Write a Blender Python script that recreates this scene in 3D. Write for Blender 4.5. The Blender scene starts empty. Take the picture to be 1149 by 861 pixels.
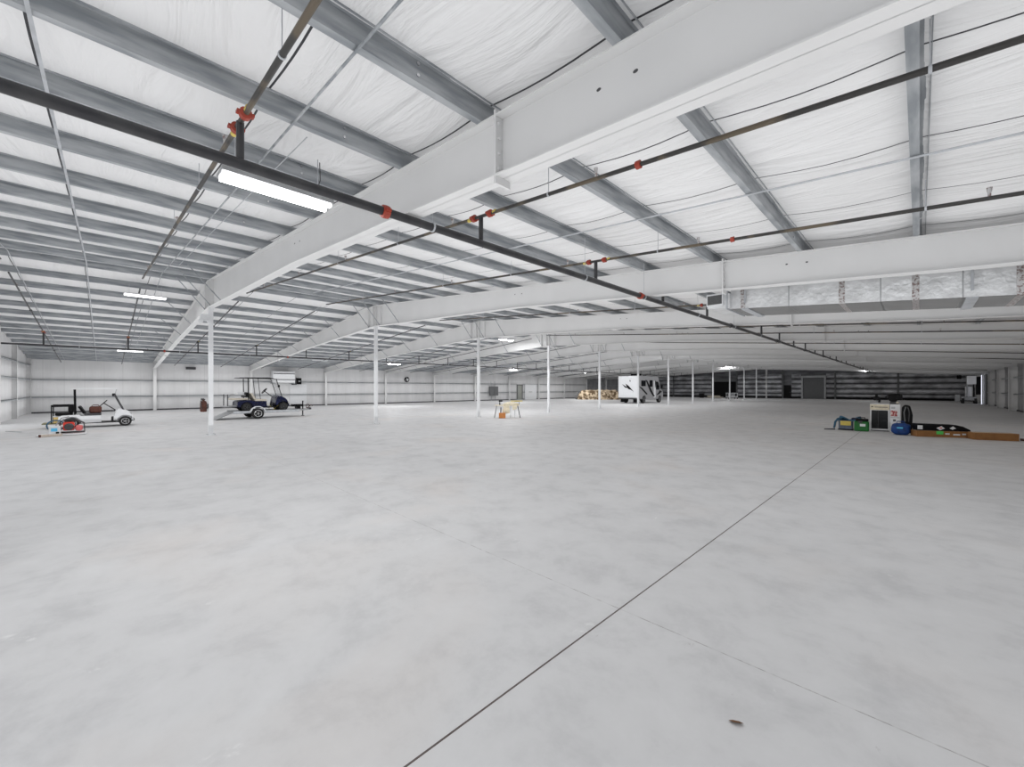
import bpy, bmesh, math, random
from mathutils import Vector, Matrix, noise
random.seed(7)
sc = bpy.context.scene
COL = bpy.data.collections.new('Warehouse'); sc.collection.children.link(COL)
PI = math.pi

# ---------------------------------------------------------------- dimensions
XL, XR, YN, YF = -42.8, 5.2, -3.72, 81.2      # walls: left, right, near end, far end
RIDGE, BAY, Y0 = -18.7, 6.53, 2.81
H_CAM = 1.75
def top(x):  return 5.75 - abs(x - RIDGE) / 12.0            # top of rafter / underside of purlins
def bot(x):                                                  # underside of rafter
    d = abs(x - RIDGE)
    pts = [(0, 1.0), (1.0, .97), (9.6, .64), (19, .58), (24, .45)] if x > RIDGE else [(0, 1.0), (1, .97), (9.6, .66), (24.2, .45)]
    for (a, da), (b, db) in zip(pts, pts[1:]):
        if d <= b: return top(x) - (da + (db - da) * (d - a) / (b - a))
    return top(x) - pts[-1][1]

# ---------------------------------------------------------------- materials
def nd(nt, t, **kw):
    n = nt.nodes.new(t)
    for k, v in kw.items(): setattr(n, k, v)
    return n
def mat(name, color, rough=.6, metal=0., mottle=.0, scale=8., bump=0., bscale=30., color2=None, stretch=(1, 1, 1), emit=0., alpha=None, detail=4, lo=.35, hi=.65, spec=.5):
    m = bpy.data.materials.new(name); m.use_nodes = True
    nt = m.node_tree; b = nt.nodes['Principled BSDF']
    b.inputs['Base Color'].default_value = (*color, 1)
    b.inputs['Roughness'].default_value = rough
    b.inputs['Metallic'].default_value = metal
    b.inputs['Specular IOR Level'].default_value = spec
    tc = nd(nt, 'ShaderNodeTexCoord'); mp = nd(nt, 'ShaderNodeMapping'); mp.inputs['Scale'].default_value = stretch
    nt.links.new(tc.outputs['Object'], mp.inputs['Vector'])
    c2 = color2 or tuple(c * (1 - mottle) for c in color)
    nz = nd(nt, 'ShaderNodeTexNoise'); nz.inputs['Scale'].default_value = scale; nz.inputs['Detail'].default_value = detail
    nt.links.new(mp.outputs[0], nz.inputs['Vector'])
    rp = nd(nt, 'ShaderNodeValToRGB'); rp.color_ramp.elements[0].position = lo; rp.color_ramp.elements[1].position = hi
    rp.color_ramp.elements[0].color = (*c2, 1); rp.color_ramp.elements[1].color = (*color, 1)
    nt.links.new(nz.outputs[0], rp.inputs[0]); nt.links.new(rp.outputs[0], b.inputs['Base Color'])
    if bump:
        n2 = nd(nt, 'ShaderNodeTexNoise'); n2.inputs['Scale'].default_value = bscale; n2.inputs['Detail'].default_value = 5
        nt.links.new(mp.outputs[0], n2.inputs['Vector'])
        bp = nd(nt, 'ShaderNodeBump'); bp.inputs['Strength'].default_value = bump; bp.inputs['Distance'].default_value = .05
        nt.links.new(n2.outputs[0], bp.inputs['Height']); nt.links.new(bp.outputs[0], b.inputs['Normal'])
    if emit:
        b.inputs['Emission Color'].default_value = (*color, 1); b.inputs['Emission Strength'].default_value = emit
    if alpha is not None:
        b.inputs['Alpha'].default_value = alpha
    return m

M = {}
M['white_steel'] = mat('white_steel', (.70, .70, .70), .45, mottle=.04, scale=1.2)
M['galv'] = mat('galvanised', (.42, .437, .455), .45, .12, color2=(.25, .27, .29), scale=8, stretch=(1, .22, 1.6), detail=10, lo=.36, hi=.62, bump=.05)
M['galv_light'] = mat('galvanised_light', (.55, .57, .6), .4, .3, mottle=.2, scale=5)
M['pipe'] = mat('black_pipe', (.035, .035, .04), .38, .2, color2=(.06, .06, .062), scale=4)
M['pipe_brown'] = mat('branch_pipe', (.05, .048, .046), .42, .2, color2=(.13, .105, .075), scale=1.2, stretch=(1, 1, 1), lo=.45, hi=.5)
M['red'] = mat('red_fitting', (.40, .055, .03), .5, mottle=.3)
M['yellow'] = mat('yellow_tape', (.7, .55, .12), .6, mottle=.2)
M['black'] = mat('black_plastic', (.006, .006, .007), .5, mottle=.3, spec=.2)
M['dark'] = mat('dark_grey', (.07, .07, .075), .6, mottle=.3)
M['rubber'] = mat('tyre_rubber', (.02, .02, .02), .85, mottle=.2)
M['chrome'] = mat('bright_metal', (.72, .72, .73), .25, .9, mottle=.1)
M['alu'] = mat('grey_metal', (.45, .46, .47), .4, .6, mottle=.15)
M['white_paint'] = mat('white_paint', (.72, .73, .745), .35, mottle=.04)
M['navy'] = mat('navy_paint', (.004, .007, .038), .22, mottle=.2)
M['tan'] = mat('tan_vinyl', (.55, .5, .42), .6, mottle=.12)
M['leather'] = mat('brown_leather', (.12, .035, .02), .6, mottle=.5, scale=14)
M['straw'] = mat('yellow_crate', (.75, .55, .2), .6, mottle=.15)
M['olive'] = mat('olive_deck', (.2, .19, .09), .7, mottle=.3)
M['rust'] = mat('rust_red', (.10, .03, .018), .6, mottle=.5, scale=10)
M['carton'] = mat('cardboard', (.31, .145, .05), .85, mottle=.2, scale=5)
M['carton_light'] = mat('cardboard_light', (.40, .24, .13), .85, mottle=.15, scale=5)
M['orange_box'] = mat('orange_cardboard', (.65, .26, .08), .8, mottle=.2)
M['green'] = mat('green_plastic', (.005, .15, .02), .4, mottle=.2)
M['green_label'] = mat('green_label', (.1, .6, .12), .6)
M['blue'] = mat('blue_bag', (.006, .055, .24), .55, mottle=.5, scale=9, bump=.3)
M['teal'] = mat('blue_grey_hose', (.035, .12, .2), .6, mottle=.4)
M['greybag'] = mat('grey_fabric', (.13, .16, .21), .8, mottle=.3, bump=.2)
M['cream'] = mat('cream_plastic', (.75, .68, .52), .6, mottle=.2)
M['lblue'] = mat('light_blue', (.1, .5, .8), .5)
M['bright_red'] = mat('bright_red', (.75, .04, .02), .4, mottle=.15)
M['pinkred'] = mat('faded_red', (.8, .18, .18), .5, mottle=.15)
M['wood'] = mat('pale_board', (.6, .52, .45), .8, mottle=.25, stretch=(1, 6, 1))
M['rv_side'] = mat('rv_grey', (.30, .30, .31), .4, mottle=.08)
M['rv_rear'] = mat('rv_white', (.74, .75, .77), .35, mottle=.05)
M['glass'] = mat('dark_glass', (.004, .005, .006), .15, spec=.25)
M['camo'] = mat('camouflage', (.52, .42, .30), .9, color2=(.09, .055, .025), scale=2.4, detail=6, lo=.42, hi=.60, bump=.5, bscale=6)
M['door_grey'] = mat('door_grey', (.33, .34, .31), .6, mottle=.1)
M['elec'] = mat('electrical_grey', (.14, .145, .15), .5, mottle=.15)
M['roller'] = mat('roller_grey', (.16, .165, .17), .5, .2, mottle=.15)
M['tape'] = mat('foil_tape', (.66, .65, .65), .3, .6, color2=(.28, .21, .20), scale=30, lo=.40, hi=.52)
M['foil'] = mat('foil_wrap', (.85, .86, .87), .32, .4, mottle=.18, scale=4, bump=.35, bscale=9)
M['duct_under_shade'] = mat('duct_underside_shade', (.22, .22, .22), .55, .1, mottle=.1, scale=3)
M['grille'] = mat('grille_dark', (.09, .09, .09), .6)
M['led'] = mat('led_lens', (1, 1, 1), .5, emit=6)
M['led_far'] = mat('led_lens_far', (1, 1, 1), .5, emit=55)
M['leaf'] = mat('dead_leaf', (.18, .08, .03), .8, mottle=.4)
M['daylight'] = mat('daylight_gap', (.85, .88, 1.0), .5, emit=1.6)

# ceiling: white vinyl insulation facing, seams across the purlins every 1.605 m
def line_mask(nt, sep_out, offset, period, width):
    a = nd(nt, 'ShaderNodeMath', operation='SUBTRACT'); a.inputs[1].default_value = offset; nt.links.new(sep_out, a.inputs[0])
    if period:
        b = nd(nt, 'ShaderNodeMath', operation='PINGPONG'); b.inputs[1].default_value = period / 2; nt.links.new(a.outputs[0], b.inputs[0])
    else:
        b = nd(nt, 'ShaderNodeMath', operation='ABSOLUTE'); nt.links.new(a.outputs[0], b.inputs[0])
    c = nd(nt, 'ShaderNodeMath', operation='LESS_THAN'); c.inputs[1].default_value = width; nt.links.new(b.outputs[0], c.inputs[0])
    return c.outputs[0]
def mix(nt, fac, c1, c2):
    m = nd(nt, 'ShaderNodeMix', data_type='RGBA')
    nt.links.new(fac, m.inputs[0])
    if isinstance(c1, tuple): m.inputs[6].default_value = (*c1, 1)
    else: nt.links.new(c1, m.inputs[6])
    if isinstance(c2, tuple): m.inputs[7].default_value = (*c2, 1)
    else: nt.links.new(c2, m.inputs[7])
    return m.outputs[2]
def noise_tex(nt, vec, scale, detail=4, stretch=(1, 1, 1), dist=0., rough=.5):
    mp = nd(nt, 'ShaderNodeMapping'); mp.inputs['Scale'].default_value = stretch; nt.links.new(vec, mp.inputs['Vector'])
    n = nd(nt, 'ShaderNodeTexNoise'); n.inputs['Scale'].default_value = scale; n.inputs['Detail'].default_value = detail
    n.inputs['Distortion'].default_value = dist; n.inputs['Roughness'].default_value = rough
    nt.links.new(mp.outputs[0], n.inputs['Vector']); return n.outputs[0]
def ramp(nt, fac, stops):
    r = nd(nt, 'ShaderNodeValToRGB'); e = r.color_ramp.elements
    while len(e) < len(stops): e.new(.5)
    for el, (p, c) in zip(e, stops): el.position = p; el.color = (*c, 1) if len(c) == 3 else c
    nt.links.new(fac, r.inputs[0]); return r.outputs[0]
def base(name, rough):
    m = bpy.data.materials.new(name); m.use_nodes = True; nt = m.node_tree
    b = nt.nodes['Principled BSDF']; b.inputs['Roughness'].default_value = rough
    tc = nd(nt, 'ShaderNodeTexCoord'); sp = nd(nt, 'ShaderNodeSeparateXYZ'); nt.links.new(tc.outputs['Object'], sp.inputs[0])
    return m, nt, b, tc.outputs['Object'], sp

m, nt, b, oc, sp = base('ceiling_vinyl', .5)
n1 = noise_tex(nt, oc, .5, 3, (1, 1, 1))
col = ramp(nt, n1, [(.3, (.72, .72, .725)), (.7, (.79, .79, .795))])
seam = line_mask(nt, sp.outputs[1], 2.81, 1.6325, .010)
col = mix(nt, seam, col, (.03, .03, .035))
nt.links.new(col, b.inputs['Base Color'])
wr = noise_tex(nt, oc, .9, 4, (.5, 2.6, 1), 1.6)
bp = nd(nt, 'ShaderNodeBump'); bp.inputs['Strength'].default_value = .55; bp.inputs['Distance'].default_value = .16
nt.links.new(wr, bp.inputs['Height']); nt.links.new(bp.outputs[0], b.inputs['Normal'])
M['ceiling'] = m

m, nt, b, oc, sp = base('wall_vinyl', .5)
n1 = noise_tex(nt, oc, .9, 4, (1, 1, .25))
col = ramp(nt, n1, [(.3, (.62, .62, .625)), (.7, (.74, .74, .745))])
rib = line_mask(nt, sp.outputs[1], 0, 1.0, .012)
col = mix(nt, rib, col, (.6, .6, .6))
nt.links.new(col, b.inputs['Base Color'])
wr = noise_tex(nt, oc, 2.2, 5, (3, 3, .3), .6)
bp = nd(nt, 'ShaderNodeBump'); bp.inputs['Strength'].default_value = .5; bp.inputs['Distance'].default_value = .06
nt.links.new(wr, bp.inputs['Height']); nt.links.new(bp.outputs[0], b.inputs['Normal'])
M['wall'] = m
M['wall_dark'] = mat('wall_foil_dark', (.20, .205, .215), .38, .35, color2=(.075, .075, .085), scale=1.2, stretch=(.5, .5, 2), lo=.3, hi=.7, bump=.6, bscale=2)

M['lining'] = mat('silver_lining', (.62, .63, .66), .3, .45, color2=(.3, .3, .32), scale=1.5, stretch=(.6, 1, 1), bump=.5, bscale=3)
m, nt, b, oc, sp = base('concrete_floor', .62)
n1 = noise_tex(nt, oc, .2, 4, (1, 1, 1), .2)
c = ramp(nt, n1, [(.3, (.475, .475, .48)), (.52, (.505, .505, .51)), (.72, (.53, .53, .533))])
n2 = noise_tex(nt, oc, 1.7, 9, (1, 1, 1), .15, .68)
c2 = ramp(nt, n2, [(.34, (.85, .85, .855)), (.5, (.99, .99, .99)), (.68, (1.05, 1.05, 1.05))])
mm = nd(nt, 'ShaderNodeMix', data_type='RGBA', blend_type='MULTIPLY'); mm.inputs[0].default_value = .95
nt.links.new(c, mm.inputs[6]); nt.links.new(c2, mm.inputs[7]); c = mm.outputs[2]
n3 = noise_tex(nt, oc, .4, 4, (1, 1, 1), .4)
warm = ramp(nt, n3, [(.55, (0, 0, 0)), (.8, (.45, .45, .45))])
c = mix(nt, warm, c, (.53, .47, .43))
n4 = noise_tex(nt, oc, 2.6, 6, (1, .5, 1), .3, .7)                      # pale scuffs
sc4 = ramp(nt, n4, [(.66, (0, 0, 0)), (.72, (.55, .55, .55))])
c = mix(nt, sc4, c, (.66, .66, .655))
n5 = noise_tex(nt, oc, 3.3, 6, (1, 1, 1), .4, .75)                      # dark scuffs
sc5 = ramp(nt, n5, [(.285, (.5, .5, .5)), (.33, (0, 0, 0))])
c = mix(nt, sc5, c, (.33, .32, .32))
# saw-cut joints
wob = noise_tex(nt, oc, 14, 3)
jx = line_mask(nt, sp.outputs[0], -1.68, 0, .0062)
c = mix(nt, jx, c, (.075, .055, .05))
jy = line_mask(nt, sp.outputs[1], 2.885, 0, .0045)
br = ramp(nt, wob, [(.42, (.15, .15, .15)), (.6, (.75, .75, .75))])
jm = nd(nt, 'ShaderNodeMath', operation='MULTIPLY'); nt.links.new(jy, jm.inputs[0]); nt.links.new(br, jm.inputs[1])
c = mix(nt, jm.outputs[0], c, (.2, .19, .185))
nt.links.new(c, b.inputs['Base Color'])
rr = ramp(nt, n2, [(.3, (.66, .66, .66)), (.7, (.5, .5, .5))]); nt.links.new(rr, b.inputs['Roughness'])
bp = nd(nt, 'ShaderNodeBump'); bp.inputs['Strength'].default_value = .12; bp.inputs['Distance'].default_value = .01
nt.links.new(n2, bp.inputs['Height']); nt.links.new(bp.outputs[0], b.inputs['Normal'])
M['floor'] = m

# ---------------------------------------------------------------- mesh builder
class MB:
    def __init__(s): s.v = []; s.f = []
    def add(s, vs, fs):
        o = len(s.v); s.v += [tuple(v) for v in vs]; s.f += [tuple(i + o for i in f) for f in fs]; return s
    def box(s, x0, x1, y0, y1, z0, z1):
        return s.add([(x0, y0, z0), (x1, y0, z0), (x1, y1, z0), (x0, y1, z0), (x0, y0, z1), (x1, y0, z1), (x1, y1, z1), (x0, y1, z1)],
                     [(0, 3, 2, 1), (4, 5, 6, 7), (0, 1, 5, 4), (1, 2, 6, 5), (2, 3, 7, 6), (3, 0, 4, 7)])
    def bar(s, p, q, w, h):                       # rectangular bar between two points
        p = Vector(p); q = Vector(q); d = (q - p).normalized()
        u = d.cross(Vector((0, 0, 1)));
        if u.length < .01: u = Vector((1, 0, 0))
        u.normalize(); v = u.cross(d)
        c = [(-1, -1), (1, -1), (1, 1), (-1, 1)]
        vs = [e + u * (a * w / 2) + v * (b_ * h / 2) for e in (p, q) for a, b_ in c]
        return s.add(vs, [(0, 1, 2, 3), (7, 6, 5, 4), (0, 4, 5, 1), (1, 5, 6, 2), (2, 6, 7, 3), (3, 7, 4, 0)])
    def tube(s, pts, r, n=10, r1=None, caps=True):
        pts = [Vector(p) for p in pts]; rings = []
        k = len(pts); u = None
        for i, p in enumerate(pts):
            d = ((pts[min(i + 1, k - 1)] - pts[max(i - 1, 0)])).normalized()
            if u is None:
                u = d.cross(Vector((0, 0, 1)))
                if u.length < .01: u = d.cross(Vector((0, 1, 0)))
            u = (u - d * u.dot(d)).normalized(); v = d.cross(u)
            rr_ = r if r1 is None else r + (r1 - r) * i / (k - 1)
            rings.append([p + (u * math.cos(2 * PI * j / n) + v * math.sin(2 * PI * j / n)) * rr_ for j in range(n)])
        vs = [q for R in rings for q in R]; fs = []
        for i in range(k - 1):
            for j in range(n):
                fs.append((i * n + j, i * n + (j + 1) % n, (i + 1) * n + (j + 1) % n, (i + 1) * n + j))
        if caps: fs += [tuple(range(n - 1, -1, -1)), tuple((k - 1) * n + j for j in range(n))]
        return s.add(vs, fs)
    def prism(s, prof, y0, y1):                   # (x,z) profile extruded along y
        n = len(prof)
        vs = [(x, y0, z) for x, z in prof] + [(x, y1, z) for x, z in prof]
        fs = [tuple(range(n)), tuple(range(2 * n - 1, n - 1, -1))] + [(i, n + i, n + (i + 1) % n, (i + 1) % n) for i in range(n)]
        return s.add(vs, fs)
    def prismx(s, prof, x0, x1):                  # (y,z) profile extruded along x
        n = len(prof)
        vs = [(x0, y, z) for y, z in prof] + [(x1, y, z) for y, z in prof]
        fs = [tuple(range(n)), tuple(range(2 * n - 1, n - 1, -1))] + [(i, n + i, n + (i + 1) % n, (i + 1) % n) for i in range(n)]
        return s.add(vs, fs)
    def lathe(s, prof, c=(0, 0, 0), axis='z', n=20):   # (r, h) profile
        vs = []
        for r, h in prof:
            for j in range(n):
                a = 2 * PI * j / n; x, y = r * math.cos(a), r * math.sin(a)
                p = (x, y, h) if axis == 'z' else ((h, x, y) if axis == 'x' else (x, h, y))
                vs.append((p[0] + c[0], p[1] + c[1], p[2] + c[2]))
        k = len(prof); fs = []
        for i in range(k - 1):
            for j in range(n):
                fs.append((i * n + j, i * n + (j + 1) % n, (i + 1) * n + (j + 1) % n, (i + 1) * n + j))
        fs += [tuple(range(n)), tuple((k - 1) * n + j for j in range(n))]
        return s.add(vs, fs)
    def xf(s, mtx):
        s.v = [tuple(mtx @ Vector(v)) for v in s.v]; return s
    def build(s, name, m, parent=None, bevel=0, smooth=False, loc=None, rz=0):
        me = bpy.data.meshes.new(name); me.from_pydata(s.v, [], s.f)
        bm = bmesh.new(); bm.from_mesh(me); bmesh.ops.recalc_face_normals(bm, faces=bm.faces); bm.to_mesh(me); bm.free()
        o = bpy.data.objects.new(name, me); COL.objects.link(o)
        me.materials.append(M[m] if isinstance(m, str) else m)
        if parent is not None: o.parent = parent
        if bevel:
            b_ = o.modifiers.new('bevel', 'BEVEL'); b_.width = bevel; b_.segments = 2; b_.limit_method = 'ANGLE'
        if smooth:
            for p in me.polygons: p.use_smooth = True
            try: me.set_sharp_from_angle(angle=math.radians(40))
            except Exception: pass
        if loc: o.location = loc
        if rz: o.rotation_euler[2] = rz
        return o
def tag(o, label, cat, group=None, kind=None):
    o['label'] = label; o['category'] = cat
    if group: o['group'] = group
    if kind: o['kind'] = kind
    return o
def thing(name, label, cat, loc=(0, 0, 0), rz=0, group=None):
    o = bpy.data.objects.new(name, None); COL.objects.link(o); o.location = loc; o.rotation_euler[2] = rz
    o.empty_display_size = .2
    return tag(o, label, cat, group)
def struct(o, label=None, cat=None):
    o['kind'] = 'structure'
    if label: o['label'] = label; o['category'] = cat
    return o
def copy_tree(o, parent=None):
    kids = [c for c in COL.objects if c.parent == o]
    c = o.copy(); COL.objects.link(c)
    if parent is not None: c.parent = parent
    for ch in kids: copy_tree(ch, c)
    return c
ORD = ['first', 'second', 'third', 'fourth', 'fifth', 'sixth', 'seventh', 'eighth', 'ninth', 'tenth', 'eleventh', 'twelfth', 'thirteenth',
       'fourteenth', 'fifteenth', 'sixteenth', 'seventeenth', 'eighteenth', 'nineteenth', 'twentieth', 'twenty-first', 'twenty-second',
       'twenty-third', 'twenty-fourth', 'twenty-fifth', 'twenty-sixth', 'twenty-seventh', 'twenty-eighth', 'twenty-ninth', 'thirtieth']

# ================================================================= THE SHELL
struct(MB().box(XL - .3, XR + .3, YN - 9, YF + .3, -.2, 0).build('floor', 'floor'), 'pale grey concrete warehouse floor with a dark saw-cut joint', 'floor')
# ceiling liner: drapes between the purlins
PUR_R = [4.62, 3.08, 1.54, .0, -1.56, -3.14, -4.70, -6.15, -7.8, -9.5, -11.2, -12.9, -14.6, -16.35, -18.15]
PUR_L = [2 * RIDGE - p for p in PUR_R][::-1]
PUR_ALL = PUR_R + PUR_L                       # right eave -> left eave
mb = MB(); xs = []
edges = sorted([XL] + PUR_ALL + [XR])
for a, b_ in zip(edges, edges[1:]):
    for k in range(6): xs.append((a + (b_ - a) * k / 6, k / 6, b_ - a))
xs.append((XR, 0, 1))
ys = []; y = YN
while y < YF: ys.append(y); y += .2 if y < 16 else .8
ys.append(YF)
vs = []
for (xx, t, w) in xs:
    for yy in ys:
        sag = .03 * math.sin(PI * t) * (1 + .6 * math.sin((yy - 2.4) * 2 * PI / 1.6325))
        wr = .014 * noise.noise(Vector((xx * .8, yy * 3.0, 0))) * math.sin(PI * t)
        vs.append((xx, yy, top(xx) + .2 - max(0, sag) + wr))
ny = len(ys); fs = [(i * ny + j, i * ny + j + 1, (i + 1) * ny + j + 1, (i + 1) * ny + j) for i in range(len(xs) - 1) for j in range(ny - 1)]
mb.add(vs, fs)
struct(mb.build('ceiling', 'ceiling', smooth=True), 'white vinyl faced insulation under the low pitched roof', 'ceiling')
# opaque roof panel above the liner
mb = MB(); zE = top(XL) + .34
mb.prism([(XL - .3, top(XL - .3) + .32), (RIDGE, top(RIDGE) + .32), (XR + .3, top(XR + .3) + .32), (XR + .3, top(XR + .3) + .4), (RIDGE, top(RIDGE) + .4), (XL - .3, top(XL - .3) + .4)], YN - .3, YF + .3)
struct(mb.build('ceiling_roof_panel', 'galv_light'))

def wall_quad(mb, axis, c, a0, a1, z0, z1, t=.12):
    if axis == 'x': mb.box(c, c + t, a0, a1, z0, z1)
    else: mb.box(a0, a1, c, c + t, z0, z1)
zl = top(XL) + .24
# left wall, with the doorway openings covered by doors that stand proud of it
struct(MB().box(XL - .2, XL, YN, 61.6, 0, zl).build('wall_left', 'wall'), 'long white insulated side wall on the left', 'wall')
M['wall_shaded'] = mat('wall_shaded_grey', (.30, .30, .31), .5, color2=(.2, .2, .21), scale=1.2, bump=.4, bscale=2)  # wall grey with the dimness of the far bays put into its colour
struct(MB().box(XL - .2, XL, 61.6, YF, 0, zl).build('wall_left_rear', 'wall_shaded'), 'dark far end of the long side wall', 'wall')
# right wall
struct(MB().box(XR, XR + .2, YN, YF, 0, top(XR) + .3).build('wall_right', 'wall_shaded'), 'white side wall on the right', 'wall')  # shading between the posts comes from the darker wall colour
# far end wall
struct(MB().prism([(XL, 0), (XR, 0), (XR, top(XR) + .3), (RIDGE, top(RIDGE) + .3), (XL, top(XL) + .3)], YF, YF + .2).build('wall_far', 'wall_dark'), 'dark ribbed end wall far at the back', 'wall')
mb = MB(); gz = [.3, .85, 1.65, 2.45, 3.25, 4.05]; pr = []
for a, b_ in zip(gz, gz[1:]):
    for k in range(8): pr.append((a + (b_ - a) * k / 8, .17 * math.sin(PI * k / 8)))
pr.append((4.05, 0))
for (xa, xb) in ((XL, -27.6), (-23.3, -16.3), (-15.1, -13.8), (-10.5, -9.4), (-9.3, -2.25), (-2.15, XR)):
    mb.add([(x_, YF - .02 - d, z) for x_ in (xa, xb) for z, d in pr], [(i, i + 1, i + 1 + len(pr), i + len(pr)) for i in range(len(pr) - 1)])
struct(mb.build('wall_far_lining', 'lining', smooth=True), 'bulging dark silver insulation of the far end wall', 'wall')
# near end wall (behind and beside the camera) with two tall open loading doorways
nw = MB()
def seg(x0, x1, z0):                           # wall strip from z0 up to the slope
    pr = [(x0, z0), (x1, z0), (x1, top(x1) + .3)]
    if x0 < RIDGE < x1: pr.append((RIDGE, top(RIDGE) + .3))
    pr.append((x0, top(x0) + .3)); nw.prism(pr, YN - .2, YN)
for a, b_, z0 in [(XL, -31, 0), (-31, -26.5, 3.0), (-26.5, -17, 0), (-17, -8.5, 3.3), (-8.5, -5.5, 0), (-5.5, 3.6, 3.3), (3.6, XR, 0)]: seg(a, b_, z0)
struct(nw.build('wall_near', 'wall'), 'white end wall behind the camera with open loading doorways', 'wall')

# girts
def zgirt(mb, axis, c, sgn, a0, a1, z):
    # C section standing off the wall by .2
    if axis == 'x':
        mb.box(min(c, c + sgn * .2), max(c, c + sgn * .2), a0, a1, z - .012, z + .012)
        mb.box(min(c + sgn * .19, c + sgn * .2), max(c + sgn * .19, c + sgn * .2), a0, a1, z - .07, z + .012)
    else:
        mb.box(a0, a1, min(c, c + sgn * .2), max(c, c + sgn * .2), z - .012, z + .012)
        mb.box(a0, a1, min(c + sgn * .19, c + sgn * .2), max(c + sgn * .19, c + sgn * .2), z - .07, z + .012)
ncol = [Y0 + BAY * n for n in range(-1, 13)]
for zi, nm in ((1.13, 'lower'), (2.34, 'upper')):
    for gi, (a0, a1) in enumerate([(YN, 43.7), (45.0, YF)]):
        mb = MB(); zgirt(mb, 'x', XL, 1, a0, a1, zi)
        tag(mb.build('steel_girt', 'galv'), f'{nm} galvanized girt along the left wall, ' + ('near corner to grey door' if gi == 0 else 'grey door to the far end'), 'girt', 'wall girts')
for zi, nm in ((1.13, 'lowest'), (2.34, 'middle'), (3.3, 'highest')):
    mb = MB(); zgirt(mb, 'y', YN, 1, XL + .25, -31.1, zi)
    tag(mb.build('steel_girt', 'galv'), f'{nm} short galvanized girt on the end wall in the near left corner', 'girt', 'corner girts')
for zi, nm in ((1.3, 'lower'), (2.55, 'upper')):
    mb = MB(); zgirt(mb, 'x', XR, -1, 6, YF, zi)
    tag(mb.build('steel_girt', 'galv'), f'{nm} galvanized girt between the white posts of the right wall', 'girt', 'right wall girts')
M['girt_dark'] = mat('girt_dark', (.06, .06, .065), .5, .2, mottle=.2)
for k, zi in enumerate((.85, 1.65, 2.45, 3.25)):
    for (a0, a1, wh) in ((XL + .2, -27.5, 'left of the dark doorway'), (-23.3, -16.4, 'between dark doorway and small dark door'), (-15.1, -13.8, 'narrow strip left of roller door'), (-10.5, XR - .1, 'right of the roller door')):
        mb = MB(); zgirt(mb, 'y', YF, -1, a0, a1, zi); mb.box(a0, a1, YF - .02, YF, zi - .16, zi + .03)
        tag(mb.build('steel_girt', 'girt_dark'), f'dark girt, {ORD[k]} from floor, {wh}, far wall', 'girt', 'far wall girts')
struct(MB().box(XL, XL + .1, YN, 43.7, 0, .1).box(XL, XL + .1, 45.05, YF, 0, .1).build('baseboard_left', 'dark'))
struct(MB().box(XL, -13.8, YF - .1, YF, 0, .3).box(-10.5, XR, YF - .1, YF, 0, .3).build('base_shade_far', 'black'))  # black strip paints the shadow along the foot of the far wall
struct(MB().box(XR - .05, XR, YN, YF, 0, .12).build('baseboard_right', 'dark'))
struct(MB().box(XL, XL + .12, YN, YF, top(XL) - .02, top(XL) + .2).build('trim_1', 'galv'), 'galvanized eave strut over the left wall', 'trim')

# wall columns (tapered frame legs)
def hcol(xw, sgn, y, zt, d=.34, fl=.2):
    mb = MB()
    xa, xb = xw, xw + sgn * d
    mb.box(min(xa, xb), max(xa, xb), y - .006, y + .006, 0, zt)
    mb.box(min(xb, xb + sgn * .012), max(xb, xb + sgn * .012), y - fl / 2, y + fl / 2, 0, zt)
    mb.box(min(xa, xa + sgn * .012), max(xa, xa + sgn * .012), y - fl / 2, y + fl / 2, 0, zt)
    return mb
for n, y in enumerate(ncol[1:-1]):
    o = tag(hcol(XL, 1, y, bot(XL + .3) + .02).build('steel_post', 'white_steel'), f'white wall post on the left wall, {ORD[n]} from the near left corner', 'column', 'left wall posts')
for n, y in enumerate(ncol[1:-1]):
    o = tag(hcol(XR, -1, y, bot(XR - .3) + .02, .42, .26).build('steel_post', 'white_steel'), f'broad white H-section wall post on the right wall, {ORD[n]} from the camera', 'column', 'right wall posts')
for x_, wh in ((-23.4, 'right of the dark doorway'), (-27.6, 'left of the dark doorway'), (-18.75, 'below the ridge'), (-16.35, 'left of the small dark door'), (-9.36, 'right of the roller door'), (-2.2, 'in the right part'), (-35, 'behind the motorhome')):
    mb = MB().box(x_ - .12, x_ + .12, YF - .3, YF - .28, 0, top(x_)).box(x_ - .01, x_ + .01, YF - .3, YF, 0, top(x_)).box(x_ - .12, x_ + .12, YF - .02, YF, 0, top(x_))
    tag(mb.build('steel_post', 'elec' if x_ != -18.75 else 'white_steel'), f'end wall post of the far wall {wh}', 'column', 'far wall posts')
for x_, wh in ((XL + .18, 'in the near left corner'), (-36.5, 'halfway to the corner'), (-31.05, 'beside the doorway on the near end wall')):
    mb = MB().box(x_ - .1, x_ + .1, YN + .2, YN + .212, 0, top(x_)).box(x_ - .006, x_ + .006, YN, YN + .2, 0, top(x_))
    tag(mb.build('steel_post', 'white_steel'), f'white end wall post {wh}', 'column', 'near end wall posts')

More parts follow.
